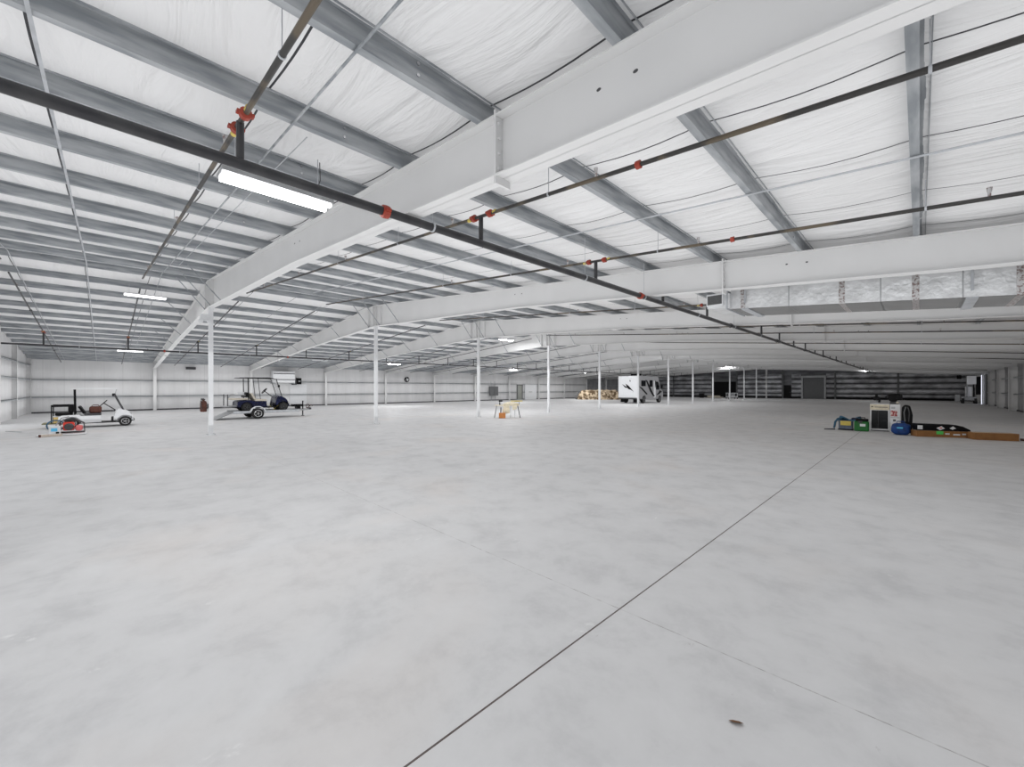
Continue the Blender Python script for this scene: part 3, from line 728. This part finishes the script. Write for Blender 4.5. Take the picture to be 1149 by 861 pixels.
# bag on white cart seat, crate under rear seat
t = thing('duffel_bag', 'brown leather bag lying on the seat of the white golf cart', 'bag', (-26.42, -.28, .622))
MB().box(-.3, .25, -.2, .2, 0, .3).build('bag_body', 'leather', t, bevel=.07)
for s_ in (-1, 1): MB().tube([(s_ * .1, -.13, .29), (s_ * .1, -.08, .36), (s_ * .1, .08, .36), (s_ * .1, .13, .29)], .014, 6).build('handle', 'leather', t)
t = thing('storage_crate', 'yellow straw-coloured box on the rear foot platform of the white golf cart', 'crate', (-26.5, -1.44, .236))
MB().box(-.32, .32, -.1, .1, 0, .26).build('crate_body', 'straw', t, bevel=.01)
MB().box(-.33, .33, -.11, .11, .26, .30).build('lid', 'white_paint', t, bevel=.01)

# trailer
t = thing('utility_trailer', 'low silver single-axle trailer carrying the blue golf cart', 'trailer', (-27.6, 6.18, 0), PI / 2)
MB().box(-1.15, 2.25, -.8, .8, .355, .40).build('deck', 'alu', t)
for s_ in (-1, 1): MB().box(-1.15, 2.25, s_ * .8 - .03, s_ * .8 + .03, .31, .45).build('side_rail', 'galv_light', t, bevel=.006)
MB().prism([(-1.15, .355), (-1.15, .40), (-1.95, .03), (-1.95, .0)], -.78, .78).build('loading_ramp', 'alu', t)
for s_ in (-1, 1):
    wheel(t, 0, s_ * .95, .30, .2)
    ff = arc(0, .32, .40, 12, 168, 5); fi = arc(0, .32, .365, 168, 12, 5)
    MB().prism(ff + fi, s_ * .83, s_ * 1.07).build('mudguard', 'white_paint', t)
    MB().bar((2.2, s_ * .7, .40), (3.05, 0, .40), .07, .09).build('tongue', 'alu', t)
MB().box(-.3, .3, -.9, .9, .27, .33).build('axle', 'black', t)
MB().box(2.3, 2.5, -.25, .25, .46, .72).box(2.05, 2.62, -.2, .2, .6, .74).build('tool_box', 'black', t, bevel=.02)
MB().tube([(2.66, -.12, .04), (2.66, -.12, .95)], .035, 8).lathe([(.09, 0), (.09, .03)], (2.66, -.12, 0), 'z', 12).tube([(2.66, -.12, .93), (2.66, -.27, .93)], .015, 6).build('tongue_jack', 'black', t)
MB().box(2.95, 3.2, -.05, .05, .38, .48).lathe([(.06, 0), (.07, .08), (.03, .1)], (3.12, 0, .42), 'z', 12).build('coupler', 'dark', t)
n = 16; mb = MB().tube([(3.0 + .1 * math.cos(k / n * 2 * PI), .03 + .0 * k, .62 + .12 * math.sin(k / n * 2 * PI)) for k in range(n + 1)], .014, 6).tube([(2.9, 0, .5), (3.02, .03, .5), (3.2, 0, .68), (3.28, 0, .6)], .02, 6)
mb.build('winch_loop', 'rust', t)
for y_ in (-.55, .55): MB().bar((1.0, y_, .47), (.55, y_ * .9, .85), .03, .01).bar((.9, y_, .47), (1.2, y_ * .9, .75), .03, .01).build('tie_down_strap', 'yellow', t)

# fire extinguisher on first column
t = thing('fire_extinguisher', 'rust-red fire extinguisher hung on the left side of the nearest slender column', 'fire extinguisher', (RIDGE - .0, Y0 - .22, .86))
MB().lathe([(.02, 0), (.09, .01), (.105, .05), (.105, .33), (.08, .40), (.04, .42), (.03, .46)], (0, 0, 0), 'z', 20).build('cylinder', 'rust', t, smooth=True)
MB().box(-.02, .02, -.08, .05, .45, .48).box(-.02, .02, -.08, .02, .49, .51).build('valve_handle', 'black', t)
MB().tube([(0, -.03, .45), (.09, -.10, .42), (.12, -.09, .25), (.12, -.06, .1)], .012, 6).build('hose', 'dark', t)
MB().box(-.03, .03, .115, .15, .15, .3).build('bracket', 'dark', t)

# stuff in front of white cart
t = thing('power_generator', 'red portable generator with black frame in front of the white golf cart', 'generator', (-22.75, -.85, 0.05))
MB().box(-.2, .2, -.24, .05, .1, .42).build('tank', 'bright_red', t, bevel=.05)
MB().box(-.22, .22, .07, .27, .08, .28).build('engine_cover', 'pinkred', t, bevel=.06)
MB().lathe([(.06, 0), (.13, .02), (.13, .1), (.06, .12)], (.2, -.08, .25), 'x', 16).build('recoil_starter', 'dark', t)
for s_ in (-1, 1): MB().tube([(s_ * .2, -.32, .03), (s_ * .2, -.32, .42), (s_ * .2, -.25, .5), (s_ * .2, .1, .5), (s_ * .2, .3, .36), (s_ * .2, .32, .03), (s_ * .2, -.32, .03)], .016, 8).build('frame_tube', 'dark', t)
MB().box(-.1, .16, -.2, .1, .44, .54).build('air_filter', 'black', t, bevel=.03)
t = thing('pale_box', 'white box with a blue label left of the red generator', 'box', (-22.6, -1.28, .05))
MB().box(-.13, .13, -.16, .14, 0, .3).build('carton', 'white_paint', t, bevel=.015)
MB().box(.13, .134, -.1, .06, .1, .22).build('blue_label', 'lblue', t)
MB().box(.13, .16, .02, .1, .02, .08).build('spout', 'black', t)
t = thing('wood_pallet_board', 'pale flat board lying under the generator and white box', 'board', (-22.55, -1.1, 0))
MB().box(-.4, .4, -.62, .62, 0.012, .05).build('board', 'white_paint', t, bevel=.008)
MB().box(-.35, -.25, -.6, .6, 0, .015).box(.25, .35, -.6, .6, 0, .015).build('battens', 'wood', t)
t = thing('lumber_offcut', 'short pale timber with a dark end at the front left of the board', 'timber', (-22.0, -1.5, 0), .25)
MB().box(-.06, .06, -.1, .42, 0, .09).build('timber', 'wood', t, bevel=.01)
MB().box(-.062, .062, -.14, -.1, 0, .092).build('dark_end', 'rust', t)
t = thing('hose_coil', 'grey coiled hose and handle behind the white box', 'hose', (-23.05, -1.3, .05))
mb = MB()
pts = [(math.sin(a * .05) * .05, .22 * math.cos(a), .28 + .2 * math.sin(a)) for a in [i * .35 for i in range(54)]]
mb.tube(pts, .022, 8); mb.build('hose', 'teal', t, smooth=True)
MB().tube([(0, -.15, 0), (.02, .15, .55), (.02, .35, .6)], .02, 8).build('wand', 'alu', t)
t = thing('metal_bar', 'thin dark bar lying on the floor left of the white golf cart', 'bar', (-25.5, -2.55, 0), .5)
MB().box(-.5, .5, -.015, .015, 0, .02).build('bar', 'galv', t)

# ================================================================= WORK TABLE (centre)
t = thing('work_table', 'cluttered trestle table standing on the floor right of the third slender column', 'table', (-17.35, 16.95, 0), PI / 4)
MB().box(-.72, .72, -.28, .28, .70, .74).build('table_top', 'cream', t, bevel=.005)
for sx in (-.62, .62):
    o = MB()
    for sy in (-1, 1): MB().bar((sx + (.0), sy * .24, .70), (sx + (.14 if sx > 0 else -.14), sy * .30, 0), .035, .035).build('leg', 'alu' if sx < 0 else 'dark', t)
    MB().bar((sx + (.05 if sx > 0 else -.05), -.26, .3), (sx + (.05 if sx > 0 else -.05), .26, .3), .03, .03).build('stretcher', 'alu', t)
for sx in (.2, .45):
    MB().bar((sx, -.24, .70), (sx, -.24, 0), .03, .03).build('leg', 'alu', t)
MB().add([(-.25, -.285, .74), (.12, -.285, .74), (.16, -.30, .28), (-.18, -.31, .2)], [(0, 1, 2, 3)]).add([(.3, -.285, .74), (.6, -.285, .74), (.55, -.31, .5), (.33, -.30, .45)], [(0, 1, 2, 3)]).build('hanging_cloth', 'cream', t)
t = thing('bench_stand', 'small dark metal stand standing on the right end of the trestle table', 'stand', (-16.97, 17.38, .741), PI / 4)
MB().bar((-.14, 0, 0), (-.14, 0, .2), .02, .02).bar((.14, 0, 0), (.14, 0, .2), .02, .02).bar((-.15, 0, .19), (.15, 0, .19), .02, .02).build('frame', 'dark', t)
t = thing('plastic_sheeting', 'cream plastic sheeting heaped on the trestle table', 'sheeting', (-17.2, 17.1, .74), PI / 4)
mb = MB().lathe([(.3, 0), (.32, .05), (.25, .12), (.12, .18), (.02, .2)], (0, 0, 0), 'z', 14); mb.xf(Matrix.Scale(1.5, 4, (1, 0, 0))).build('sheeting', 'cream', t, smooth=True)
t = thing('power_drill', 'black cordless drill standing at the left of the trestle table', 'drill', (-17.68, 16.65, .745), PI / 4)
MB().box(-.04, .04, -.03, .03, 0, .06).box(-.025, .025, -.025, .025, .05, .2).lathe([(.03, -.06), (.045, -.05), (.045, .12), (.02, .18)], (0, 0, .23), 'x', 12).build('drill_body', 'black', t)
t = thing('yellow_level', 'yellow bar lying across the right end of the trestle table', 'tool', (-17.05, 17.3, .95), PI / 4)
MB().box(-.25, .45, -.03, .03, 0, .05).build('bar', 'yellow', t)
tag(MB().box(-.19, .19, -.16, .16, 0, .3).build('cardboard_box', 'orange_box', bevel=.005, loc=(-17.15, 16.35, 0), rz=PI / 4), 'orange-brown cardboard box on the floor under the trestle table', 'box')
t = thing('canister_tool', 'black and cream tool standing behind the orange-brown cardboard box', 'tool', (-17.5, 16.55, 0), PI / 4)
MB().tube([(0, 0, 0), (.02, 0, .6)], .03, 8).build('shaft', 'black', t)
MB().box(.1, .24, -.1, .1, 0, .5).build('canister', 'cream', t, bevel=.03)

# ================================================================= MOTORHOME
t = thing('motorhome', 'white and grey motorhome with black swoosh graphics parked beyond the columns', 'motorhome', (-23.55, 42.3, 0), PI / 2)
# local x forward (world +Y), local -y = world +x (side facing camera)
W = 1.25
side = [(0, .62), (0, 3.1), (.05, 3.15), (4.7, 3.15), (5.0, 3.0), (5.35, 2.1), (5.55, 1.65), (6.1, 1.45), (6.25, 1.15), (6.25, .5), (5.85, .5)] + arc(5.4, .42, .46, 5, 175, 8) + [(4.9, .45), (1.9, .45)] + arc(1.4, .42, .48, 5, 175, 8) + [(.85, .55)]
MB().prism(side, -W, W).build('body', 'rv_side', t, bevel=.03)
MB().box(-.03, .02, -W + .02, W - .02, .62, 3.12).build('rear_wall', 'rv_rear', t, bevel=.02)
MB().box(1.3, 2.2, -.5, .4, 3.15, 3.42).build('roof_air_conditioner', 'black', t, bevel=.05)
MB().box(3.6, 3.9, -.3, .1, 3.15, 3.3).build('roof_vent', 'dark', t, bevel=.03)
for x_ in (1.4, 5.4):
    for y_ in (-1.08, 1.08): wheel(t, x_, y_, .4, .28)
for y_ in (-.8, .8): MB().box(.15, .5, y_ - .25, y_ + .25, .12, .6).build('mud_flap', 'black', t)
MB().box(-.12, .0, -1.2, 1.2, .48, .64).build('rear_bumper', 'dark', t, bevel=.02)
for x0_, x1_, z0_, z1_ in ((.7, 1.75, 1.95, 2.6), (2.7, 3.45, 1.9, 2.65)):
    MB().box(x0_, x1_, -W - .02, -W, z0_, z1_).build('side_window', 'glass', t, bevel=.03)
MB().prism([(4.35, 1.55), (4.3, 2.5), (4.9, 2.5), (5.2, 1.9), (5.25, 1.55)], -W - .02, -W).build('cab_window', 'glass', t)
MB().prism([(5.02, 2.95), (5.40, 2.1), (5.56, 1.72), (5.60, 1.72), (5.42, 2.15), (5.06, 2.97)], -W + .1, W - .1).build('windshield', 'glass', t)
MB().box(3.75, 4.25, -W - .012, -W, .6, 2.6).build('side_door', 'rv_rear', t, bevel=.01)
def swoosh(pts, name, on='side'):
    a = [(p[0], p[1]) for p in pts]
    if on == 'side': MB().prism(a, -W - .03, -W - .005).build(name, 'black', t)
    else: MB().prismx(a, -.045, -.028).build(name, 'black', t)
swoosh([(.1, 1.95), (.9, 1.75), (2.2, 1.05), (1.9, 1.0), (1.0, 1.5)], 'swoosh_graphic')
swoosh([(1.7, 2.7), (2.1, 2.6), (3.2, 1.5), (4.0, .75), (3.6, .75), (2.8, 1.4)], 'swoosh_graphic')
swoosh([(4.05, 2.6), (4.25, 2.6), (4.15, 1.8), (4.05, 1.8)], 'swoosh_graphic')
swoosh([(5.3, 1.5), (5.0, 1.2), (4.4, .9), (5.1, 1.0), (5.9, 1.3)], 'swoosh_graphic')
swoosh([(.3, 2.25), (-.1, 1.98), (-.75, 1.3), (-.35, 1.55), (-.05, 1.62), (.15, 1.9)], 'swoosh_graphic', 'rear')
swoosh([(.75, 2.2), (.2, 1.9), (.0, 1.75), (.35, 1.78)], 'swoosh_graphic', 'rear')
MB().prismx([(-.33, 2.52), (-.25, 2.7), (-.2, 2.52), (-.3, 2.45)], -.045, -.028).build('emblem', 'black', t)
MB().box(-.04, -.02, .75, 1.15, 2.75, 2.95).build('rear_lamp', 'white_paint', t)
MB().tube([(5.2, -1.3, 1.9), (5.35, -1.5, 1.95)], .02, 6).box(5.28, 5.42, -1.6, -1.42, 1.75, 2.1).build('wing_mirror', 'black', t)

# camouflage heap
def heap(loc, L, Wd, H, rz):
    nx, ny = 48, 16; vs = []; fs = []
    for i in range(nx + 1):
        for j in range(ny + 1):
            u, v = i / nx, j / ny; x_, y_ = (u - .5) * L, (v - .5) * Wd
            e = min(1, min(u, 1 - u) * 9) ** .5; ev = min(1, min(v, 1 - v) * 3.5) ** .6
            h = H * e * ev * (.84 + .16 * noise.noise(Vector((x_ * .8, y_ * .9, 3)))) + .18 * noise.noise(Vector((x_ * 2.2, y_ * 2.2, 1))) * e * ev
            vs.append((x_ + .15 * noise.noise(Vector((x_, y_, 9))), y_, max(0, h)))
    for i in range(nx):
        for j in range(ny): a = i * (ny + 1) + j; fs.append((a, a + 1, a + ny + 2, a + ny + 1))
    return MB().add(vs, fs), loc, rz
mb, loc, rz = heap((-34.6, 53.3, 0), 6.6, 2.2, 1.66, PI / 4)
t = thing('covered_heap', 'long heap under a mottled brown and cream cover, left of the motorhome', 'heap', loc, rz)
mb.build('cover', 'camo', t, smooth=True)
MB().tube([(-3.5, -.4, 0.03), (-3.75, -.4, .5), (-3.4, -.4, .95), (-3.0, -.4, 1.1)], .07, 8).tube([(-3.3, -.3, 0.05), (-3.55, -.3, .45), (-3.2, -.3, .8)], .06, 8).build('loose_end', 'elec', t, smooth=True)

# far small things
t = thing('platform_cart', 'light grey wheeled cart far away beside the brightly lit column', 'cart', (-21.5, 71.8, 0), PI / 4)
MB().box(-.75, .75, -.4, .4, .25, .35).build('deck', 'white_paint', t)
for sx in (-.7, .7):
    for sy in (-.36, .36):
        MB().tube([(sx, sy, .1), (sx, sy, .95)], .03, 6).build('upright', 'white_paint', t)
        MB().lathe([(.1, -.03), (.1, .03)], (sx, sy, .1), 'y', 12).build('caster', 'black', t)
MB().box(-.75, .75, -.4, -.36, .88, .95).box(-.75, .75, .36, .4, .88, .95).build('rail', 'white_paint', t)
MB().box(-.5, .4, -.3, .3, .35, .8).build('load', 'alu', t, bevel=.04)
t = thing('lumber_stack', 'low pale stack lying in front of the dark far doorway', 'stack', (-25.6, 76.5, 0), 0)
for k in range(2): MB().box(-1.2, 1.2 - k * .5, -.5, .5, .02 + k * .2, .2 + k * .2).build('bundle', 'tan', t, bevel=.02)
t = thing('dark_bin', 'small black bin against the far wall left of the dark doorway', 'bin', (-27.6, 75.6, 0))
MB().prism([(-.3, 0), (.3, 0), (.38, .7), (-.38, .7)], -.3, .3).build('bin_body', 'black', t, bevel=.02)
MB().box(-.4, .4, -.33, .33, .7, .76).build('lid', 'dark', t, bevel=.02)

# forklift-like mast lift by the right wall
t = thing('mast_lift', 'pale grey vertical mast lift standing against the far right corner', 'lift', (4.0, 69.0, 0), 0)
MB().box(-.7, .5, -.6, .9, .35, .75).build('chassis', 'alu', t, bevel=.04)
MB().box(-.35, .3, -.3, .5, .75, 1.9).build('power_pack', 'rv_rear', t, bevel=.04)
for s_ in (-1, 1): MB().box(s_ * .25 - .06, s_ * .25 + .06, -.45, -.3, .5, 3.1).build('mast_rail', 'alu' if s_ < 0 else 'black', t)
MB().box(-.25, .45, -.55, .4, 2.15, 3.1).build('platform_basket', 'white_paint', t, bevel=.03)
MB().box(.46, .8, -.3, .5, 1.0, 3.0).build('counter_mast', 'black', t, bevel=.03)
for x_ in (-.55, .4):
    for y_ in (-.55, .8): MB().lathe([(.1, -.1), (.3, -.1), (.3, .1), (.1, .1)], (x_, y_, .3), 'x', 18).build('wheel', 'rubber', t)
MB().box(-1.15, -.75, -.3, .3, .2, 1.0).build('outrigger_box', 'alu', t, bevel=.03)
tag(MB().box(3.4, 3.8, 78, 78.4, 2.9, 3.4).bar((3.6, 78.2, 3.4), (3.6, 78.2, 3.9), .03, .03).build('unit_heater', 'black'), 'black unit heater hung under the roof near the far right corner', 'heater')

# ================================================================= RIGHT HAND PILE
t = thing('tool_bag', 'grey tool bag with a yellow pocket, leftmost of the pile on the right', 'bag', (-2.17, 21.9, 0), 0)
MB().box(-.24, .22, -.17, .17, .0, .40).build('bag_body', 'greybag', t, bevel=.04)
MB().box(-.17, .17, -.19, -.165, .2, .38).build('yellow_pocket', 'yellow', t, bevel=.01)
MB().box(-.25, .23, -.18, .18, 0, .05).build('rubber_base', 'black', t)
t = thing('blue_jacket', 'blue-grey jacket draped over the tool bag with one sleeve hanging to the floor', 'jacket', (-2.1, 21.95, .40))
mb = MB(); nx = 14; vs = []
for i in range(nx + 1):
    for j in range(7):
        u = i / nx; v = j / 6; x_ = -.32 + u * .72
        vs.append((x_, -.22 + v * .44, .07 + .07 * math.sin(u * 7 + v * 3) + .05 * math.sin(v * 5) - (0 if u > .05 else .1)))
mb.add(vs, [(i * 7 + j, i * 7 + j + 1, (i + 1) * 7 + j + 1, (i + 1) * 7 + j) for i in range(nx) for j in range(6)])
o = mb.build('cloth', 'teal', t, smooth=True); sm = o.modifiers.new('solid', 'SOLIDIFY'); sm.thickness = .03
MB().tube([(-.2, -.12, .08), (-.33, -.14, .06), (-.42, -.16, -.08), (-.44, -.17, -.25), (-.46, -.18, -.33)], .045, 10, .035).build('sleeve', 'teal', t, smooth=True)
MB().box(.1, .42, -.18, .18, .02, .12).build('hood', 'navy', t, bevel=.04)
t = thing('strap_end', 'dark strap lying on the floor left of the grey tool bag', 'strap', (-2.66, 21.6, 0))
MB().tube([(-.2, -.05, .02), (0, 0, .025), (.15, .06, .03)], .02, 8, .03).build('strap', 'dark', t)
t = thing('green_case', 'green plastic tool case with black top and white label', 'case', (-1.66, 21.75, 0))
MB().box(-.235, .22, -.16, .16, 0, .40).build('case_body', 'green', t, bevel=.04)
MB().box(-.19, .2, -.15, .15, .40, .50).build('case_lid', 'black', t, bevel=.03)
MB().tube([(-.12, -.1, .48), (-.1, -.1, .55), (.1, -.1, .55), (.12, -.1, .48)], .018, 8).build('handle', 'black', t)
MB().box(-.05, .12, -.165, -.158, .2, .3).build('label_plate', 'white_paint', t)
MB().box(-.1, .02, -.185, -.155, .34, .42).build('latch', 'dark', t)
t = thing('small_refrigerator', 'white framed under-counter cabinet with a black glass door', 'cabinet', (-1.15, 22.25, 0))
MB().box(-.29, .29, .0, .55, .03, 1.1).build('cabinet_body', 'white_paint', t, bevel=.01)
MB().box(-.25, .25, -.012, .0, .10, .84).build('glass_door', 'glass', t)
MB().box(-.29, .29, -.02, .0, .86, 1.08).build('control_panel', 'cream', t, bevel=.006)
MB().box(-.25, -.2, -.03, -.02, .97, 1.01).build('knob', 'black', t); MB().box(-.15, .24, -.026, -.02, .96, .985).build('trim_line', 'dark', t)
MB().box(-.05, -.035, -.02, -.01, .10, .84).build('door_divider', 'dark', t)
MB().box(-.02, .26, -.02, .0, .045, .085).build('kick_plate', 'white_paint', t)
MB().box(-.27, .27, .03, .5, 0, .03).build('feet', 'black', t)
t = thing('tall_carton', 'tall white carton with a red picture, right of the white cabinet', 'carton', (-.69, 22.2, 0))
MB().box(-.15, .15, 0, .35, 0, 1.1).build('carton', 'white_paint', t, bevel=.004)
MB().box(-.13, .06, -.006, 0, .62, .85).build('red_picture', mat('red_print', (.32, .03, .04), .6, color2=(.75, .6, .55), scale=14, lo=.45, hi=.5), t)
MB().box(-.12, .0, -.006, 0, .92, 1.0).build('grey_print', 'alu', t)
MB().box(-.06, .02, -.006, 0, .42, .5).build('small_print', 'dark', t)
MB().box(-.13, .12, -.006, 0, .56, .585).build('print_line', 'alu', t)
t = thing('black_backpack', 'black upright tool bag standing right of the tall white carton', 'bag', (-.38, 22.1, 0))
MB().prism([(-.15, 0), (.17, 0), (.19, .7), (.12, 1.05), (-.02, 1.1), (-.12, 1.0)], -.12, .18).build('bag_body', 'black', t, bevel=.04)
MB().tube([(-.02, -.14, .45), (-.05, -.16, .8), (-.0, -.14, 1.02)], .022, 8).build('strap', 'elec', t)
MB().tube([(.08, -.14, .45), (.1, -.16, .8), (.05, -.14, 1.02)], .018, 8).build('strap', 'dark', t)
t = thing('blue_bag', 'rounded blue holdall in front of the tall white carton', 'bag', (-.5, 21.05, 0))
mb = MB(); vs = []; n1_, n2_ = 14, 22
for i in range(n1_ + 1):
    for j in range(n2_):
        a, b2 = PI * i / n1_, 2 * PI * j / n2_
        sx = math.copysign(abs(math.cos(b2)) ** .7, math.cos(b2)); sy = math.copysign(abs(math.sin(b2)) ** .7, math.sin(b2))
        r_ = math.sin(a) ** .6
        p = Vector((.27 * r_ * sx, .2 * r_ * sy, .22 + .22 * math.copysign(abs(math.cos(a)) ** .7, math.cos(a)) * -1))
        p += Vector((1, 1, 1)) * .02 * noise.noise(p * 7)
        p.z = max(0, p.z); vs.append(tuple(p))
mb.add(vs, [(i * n2_ + j, i * n2_ + (j + 1) % n2_, (i + 1) * n2_ + (j + 1) % n2_, (i + 1) * n2_ + j) for i in range(n1_) for j in range(n2_)])
mb.build('bag_body', 'blue', t, smooth=True)
for s_ in (-1, 1): MB().tube([(-.12, s_ * .1, .41), (-.1, s_ * .08, .5), (.08, s_ * .08, .5), (.12, s_ * .1, .41)], .012, 6).build('handle', 'blue', t)
MB().box(-.1, .06, -.21, -.195, .24, .3).build('patch', 'lblue', t)
for (x_, lab, w) in ((-1.25, 'small black camera-like tool on top of the white cabinet', .13), (-.72, 'bulky black tool heap on top of the tall white carton', .2)):
    t = thing('power_tool', lab, 'tool', (x_, 22.35, 1.101))
    if w < .15:
        MB().box(-.05, .05, -.05, .05, 0, .03).tube([(0, 0, .03), (.01, 0, .14)], .02, 8).build('stand', 'alu', t)
        MB().box(-.1, .09, -.07, .07, .14, .3).build('motor_housing', 'black', t, bevel=.03)
        MB().box(-.17, -.08, -.03, .03, .24, .28).box(.05, .12, -.04, .04, .06, .2).build('arm', 'black', t, bevel=.01)
        MB().box(-.04, .04, -.04, .04, .29, .38).build('grip', 'black', t, bevel=.015)
    else:
        MB().box(-.13, .12, -.08, .08, 0, .1).build('base', 'dark', t, bevel=.02)
        MB().lathe([(.03, -.06), (.14, -.05), (.16, 0), (.14, .05), (.03, .06)], (-.03, 0, .24), 'y', 18).build('blade_guard', 'black', t, smooth=True)
        MB().box(.0, .24, -.07, .07, .16, .38).build('motor_housing', 'black', t, bevel=.04)
        MB().tube([(-.2, 0, .2), (-.26, 0, .28), (-.1, 0, .4), (.15, 0, .4)], .022, 8).build('handle', 'black', t)
        MB().box(.06, .13, -.1, -.07, .03, .1).build('brass_knob', 'tan', t)
# cartons
def carton_box(name, lab, loc, rz, L, Wd, H, m, ml):
    t = thing(name, lab, 'box', loc, rz)
    MB().box(-L / 2, L / 2, -Wd / 2, Wd / 2, 0, H - .006).build('carton', m, t, bevel=.004)
    MB().box(-L / 2, L / 2, -Wd / 2, -.004, H - .006, H).box(-L / 2, L / 2, .004, Wd / 2, H - .006, H).build('flap', ml, t)
    MB().box(-L / 2 + .01, L / 2 - .01, -.03, .03, H, H + .002).build('packing_tape', 'tan', t)
    return t
ang = .44
cl = carton_box('long_carton', 'long flat brown carton with green and white labels, under the black package', (.55, 21.22, 0), ang, 1.56, .4, .22, 'carton', 'carton_light')
for x0_, x1_, z0_, z1_, m_, nm_ in ((-.24, -.05, .1, .215, 'green_label', 'green_label'), (.0, .12, .1, .15, 'white_paint', 'white_label'), (.22, .4, .08, .13, 'white_paint', 'white_label'), (.46, .56, .1, .15, 'white_paint', 'white_label')):
    MB().box(x0_, x1_, -.206, -.2, z0_, z1_).build(nm_, m_, cl)
t = thing('black_package', 'long black wrapped package with white shipping labels on the brown carton', 'package', (.55, 21.22, .224), ang)
MB().prism([(-.74, 0), (.70, 0), (.70, .05), (.5, .17), (.3, .22), (-.3, .23), (-.74, .24)], -.19, .19).build('wrapping', 'black', t, bevel=.02)
MB().box(-.745, -.62, -.198, -.16, .04, .18).build('white_label', 'white_paint', t)
MB().add([(-.24, -.196, .1), (-.14, -.196, .02), (-.0, -.196, .09), (-.1, -.196, .17)], [(0, 1, 2, 3)]).add([(.12, -.196, .1), (.2, -.196, .05), (.3, -.196, .1), (.22, -.196, .17)], [(0, 1, 2, 3)]).build('diamond_label', 'white_paint', t)
MB().box(-.14, -.08, -.2, -.197, .09, .12).build('red_mark', 'bright_red', t)
carton_box('cardboard_box', 'plain flat brown cardboard box right of the long labelled carton', (1.74, 21.17, 0), .38, 1.06, .4, .24, 'carton', 'carton_light')
carton_box('dark_slab', 'thin dark brown slab at the right edge beyond the cardboard boxes', (2.68, 21.5, 0), .38, .6, .25, .07, 'rust', 'rust')
t = thing('dead_leaf', 'small curled brown leaf on the floor near the camera', 'leaf', (-.68, 2.33, 0.0), .4)
mb = MB(); mb.add([(-.035, 0, .006), (-.01, -.018, .016), (.02, -.012, .02), (.04, 0, .008), (.02, .015, .004), (-.01, .016, .002)], [(0, 1, 2, 3, 4, 5)]); mb.build('leaf_blade', 'leaf', t)

# ================================================================= LIGHT
w = bpy.data.worlds.new('sky'); sc.world = w; w.use_nodes = True
w.node_tree.nodes['Background'].inputs[0].default_value = (.9, .95, 1, 1); w.node_tree.nodes['Background'].inputs[1].default_value = 1.0
def area(name, loc, rot, sx, sy, e, c=(1, 1, 1), spread=180):
    ld = bpy.data.lights.new(name, 'AREA'); ld.shape = 'RECTANGLE'; ld.size = sx; ld.size_y = sy; ld.energy = e; ld.color = c; ld.spread = math.radians(spread)
    o = bpy.data.objects.new(name, ld); COL.objects.link(o); o.location = loc; o.rotation_euler = rot; return o
# daylight through the open loading doorways behind the camera (faces +Y)
area('doorway_daylight', (-.95, YN - .3, 1.65), (PI / 2, 0, 0), 9.0, 3.2, 80, (1, .99, .98))
area('doorway_daylight', (-12.75, YN - .3, 1.65), (PI / 2, 0, 0), 8.4, 3.2, 50, (1, .99, .98))
area('doorway_daylight', (-28.75, YN - .3, 1.5), (PI / 2, 0, 0), 4.4, 2.9, 40, (1, .98, .96))
# added even fill: unseen broad soft lamps, one pair per part of the hall
def soft(x0, x1, y0, y1, Ld, Lu):
    A = (x1 - x0) * (y1 - y0)
    for nm, z, rot, L in (('fill_lamp_down', 3.1, (0, 0, 0), Ld), ('fill_lamp_up', .35, (PI, 0, 0), Lu * 1.12)):
        o = area(nm, ((x0 + x1) / 2, (y0 + y1) / 2, z), rot, x1 - x0, y1 - y0, PI * L * A, (1, .96, .92) if x0 == -13 and y0 > 10 else (1, 1, 1))
        o.visible_camera = False; o.visible_glossy = False
SOFT = [  # x0, x1, y0, y1, down, up
    (-13, 5, -3.5, 13, .44, .52), (-28, -13, -3.5, 13, .50, .48), (-42, -28, -3.5, 13, .52, .55),
    (-13, 5, 13, 30, .22, .20), (-28, -13, 13, 30, .66, .36), (-42, -28, 13, 30, .48, .30),
    (-13, 5, 30, 55, .13, .10), (-28, -13, 30, 55, .62, .26), (-42, -28, 30, 55, .5, .24),
    (-13, 5, 55, 80, .10, .07), (-42, -13, 55, 80, .2, .10)]
for a in SOFT: soft(*a)
for x_, y_, wx, L in ((-6, 3.6, 18, .6), (-7, 10.6, 18, .5), (-7, 24, 20, .3), (-7, 44, 20, .3), (-7, 62, 20, .5)):
    o = area('fill_lamp_side', (x_, y_, 2.2), (PI / 2 + .25, 0, 0), wx, 1.2, PI * L * wx * 1.2, spread=130)  # added sideways fill for the rafter webs, unseen by the camera
    o.visible_camera = False; o.visible_glossy = False

# ================================================================= CAMERA
cd = bpy.data.cameras.new('camera'); cam = bpy.data.objects.new('camera', cd); COL.objects.link(cam); sc.camera = cam
cd.sensor_fit = 'HORIZONTAL'; cd.sensor_width = 36; cd.lens = 457.5 / 1149 * 36; cd.shift_y = 5 / 1149
cd.clip_start = .05; cd.clip_end = 300
cam.location = (0, 0, H_CAM); cam.rotation_euler = (PI / 2, 0, PI / 4)
sc.view_settings.view_transform = 'Standard'; sc.view_settings.look = 'None'
sc.view_settings.exposure = 0.0; sc.view_settings.gamma = 1.0
sc.cycles.max_bounces = 10; sc.cycles.diffuse_bounces = 8
try: sc.cycles.use_denoising = True
except Exception: pass
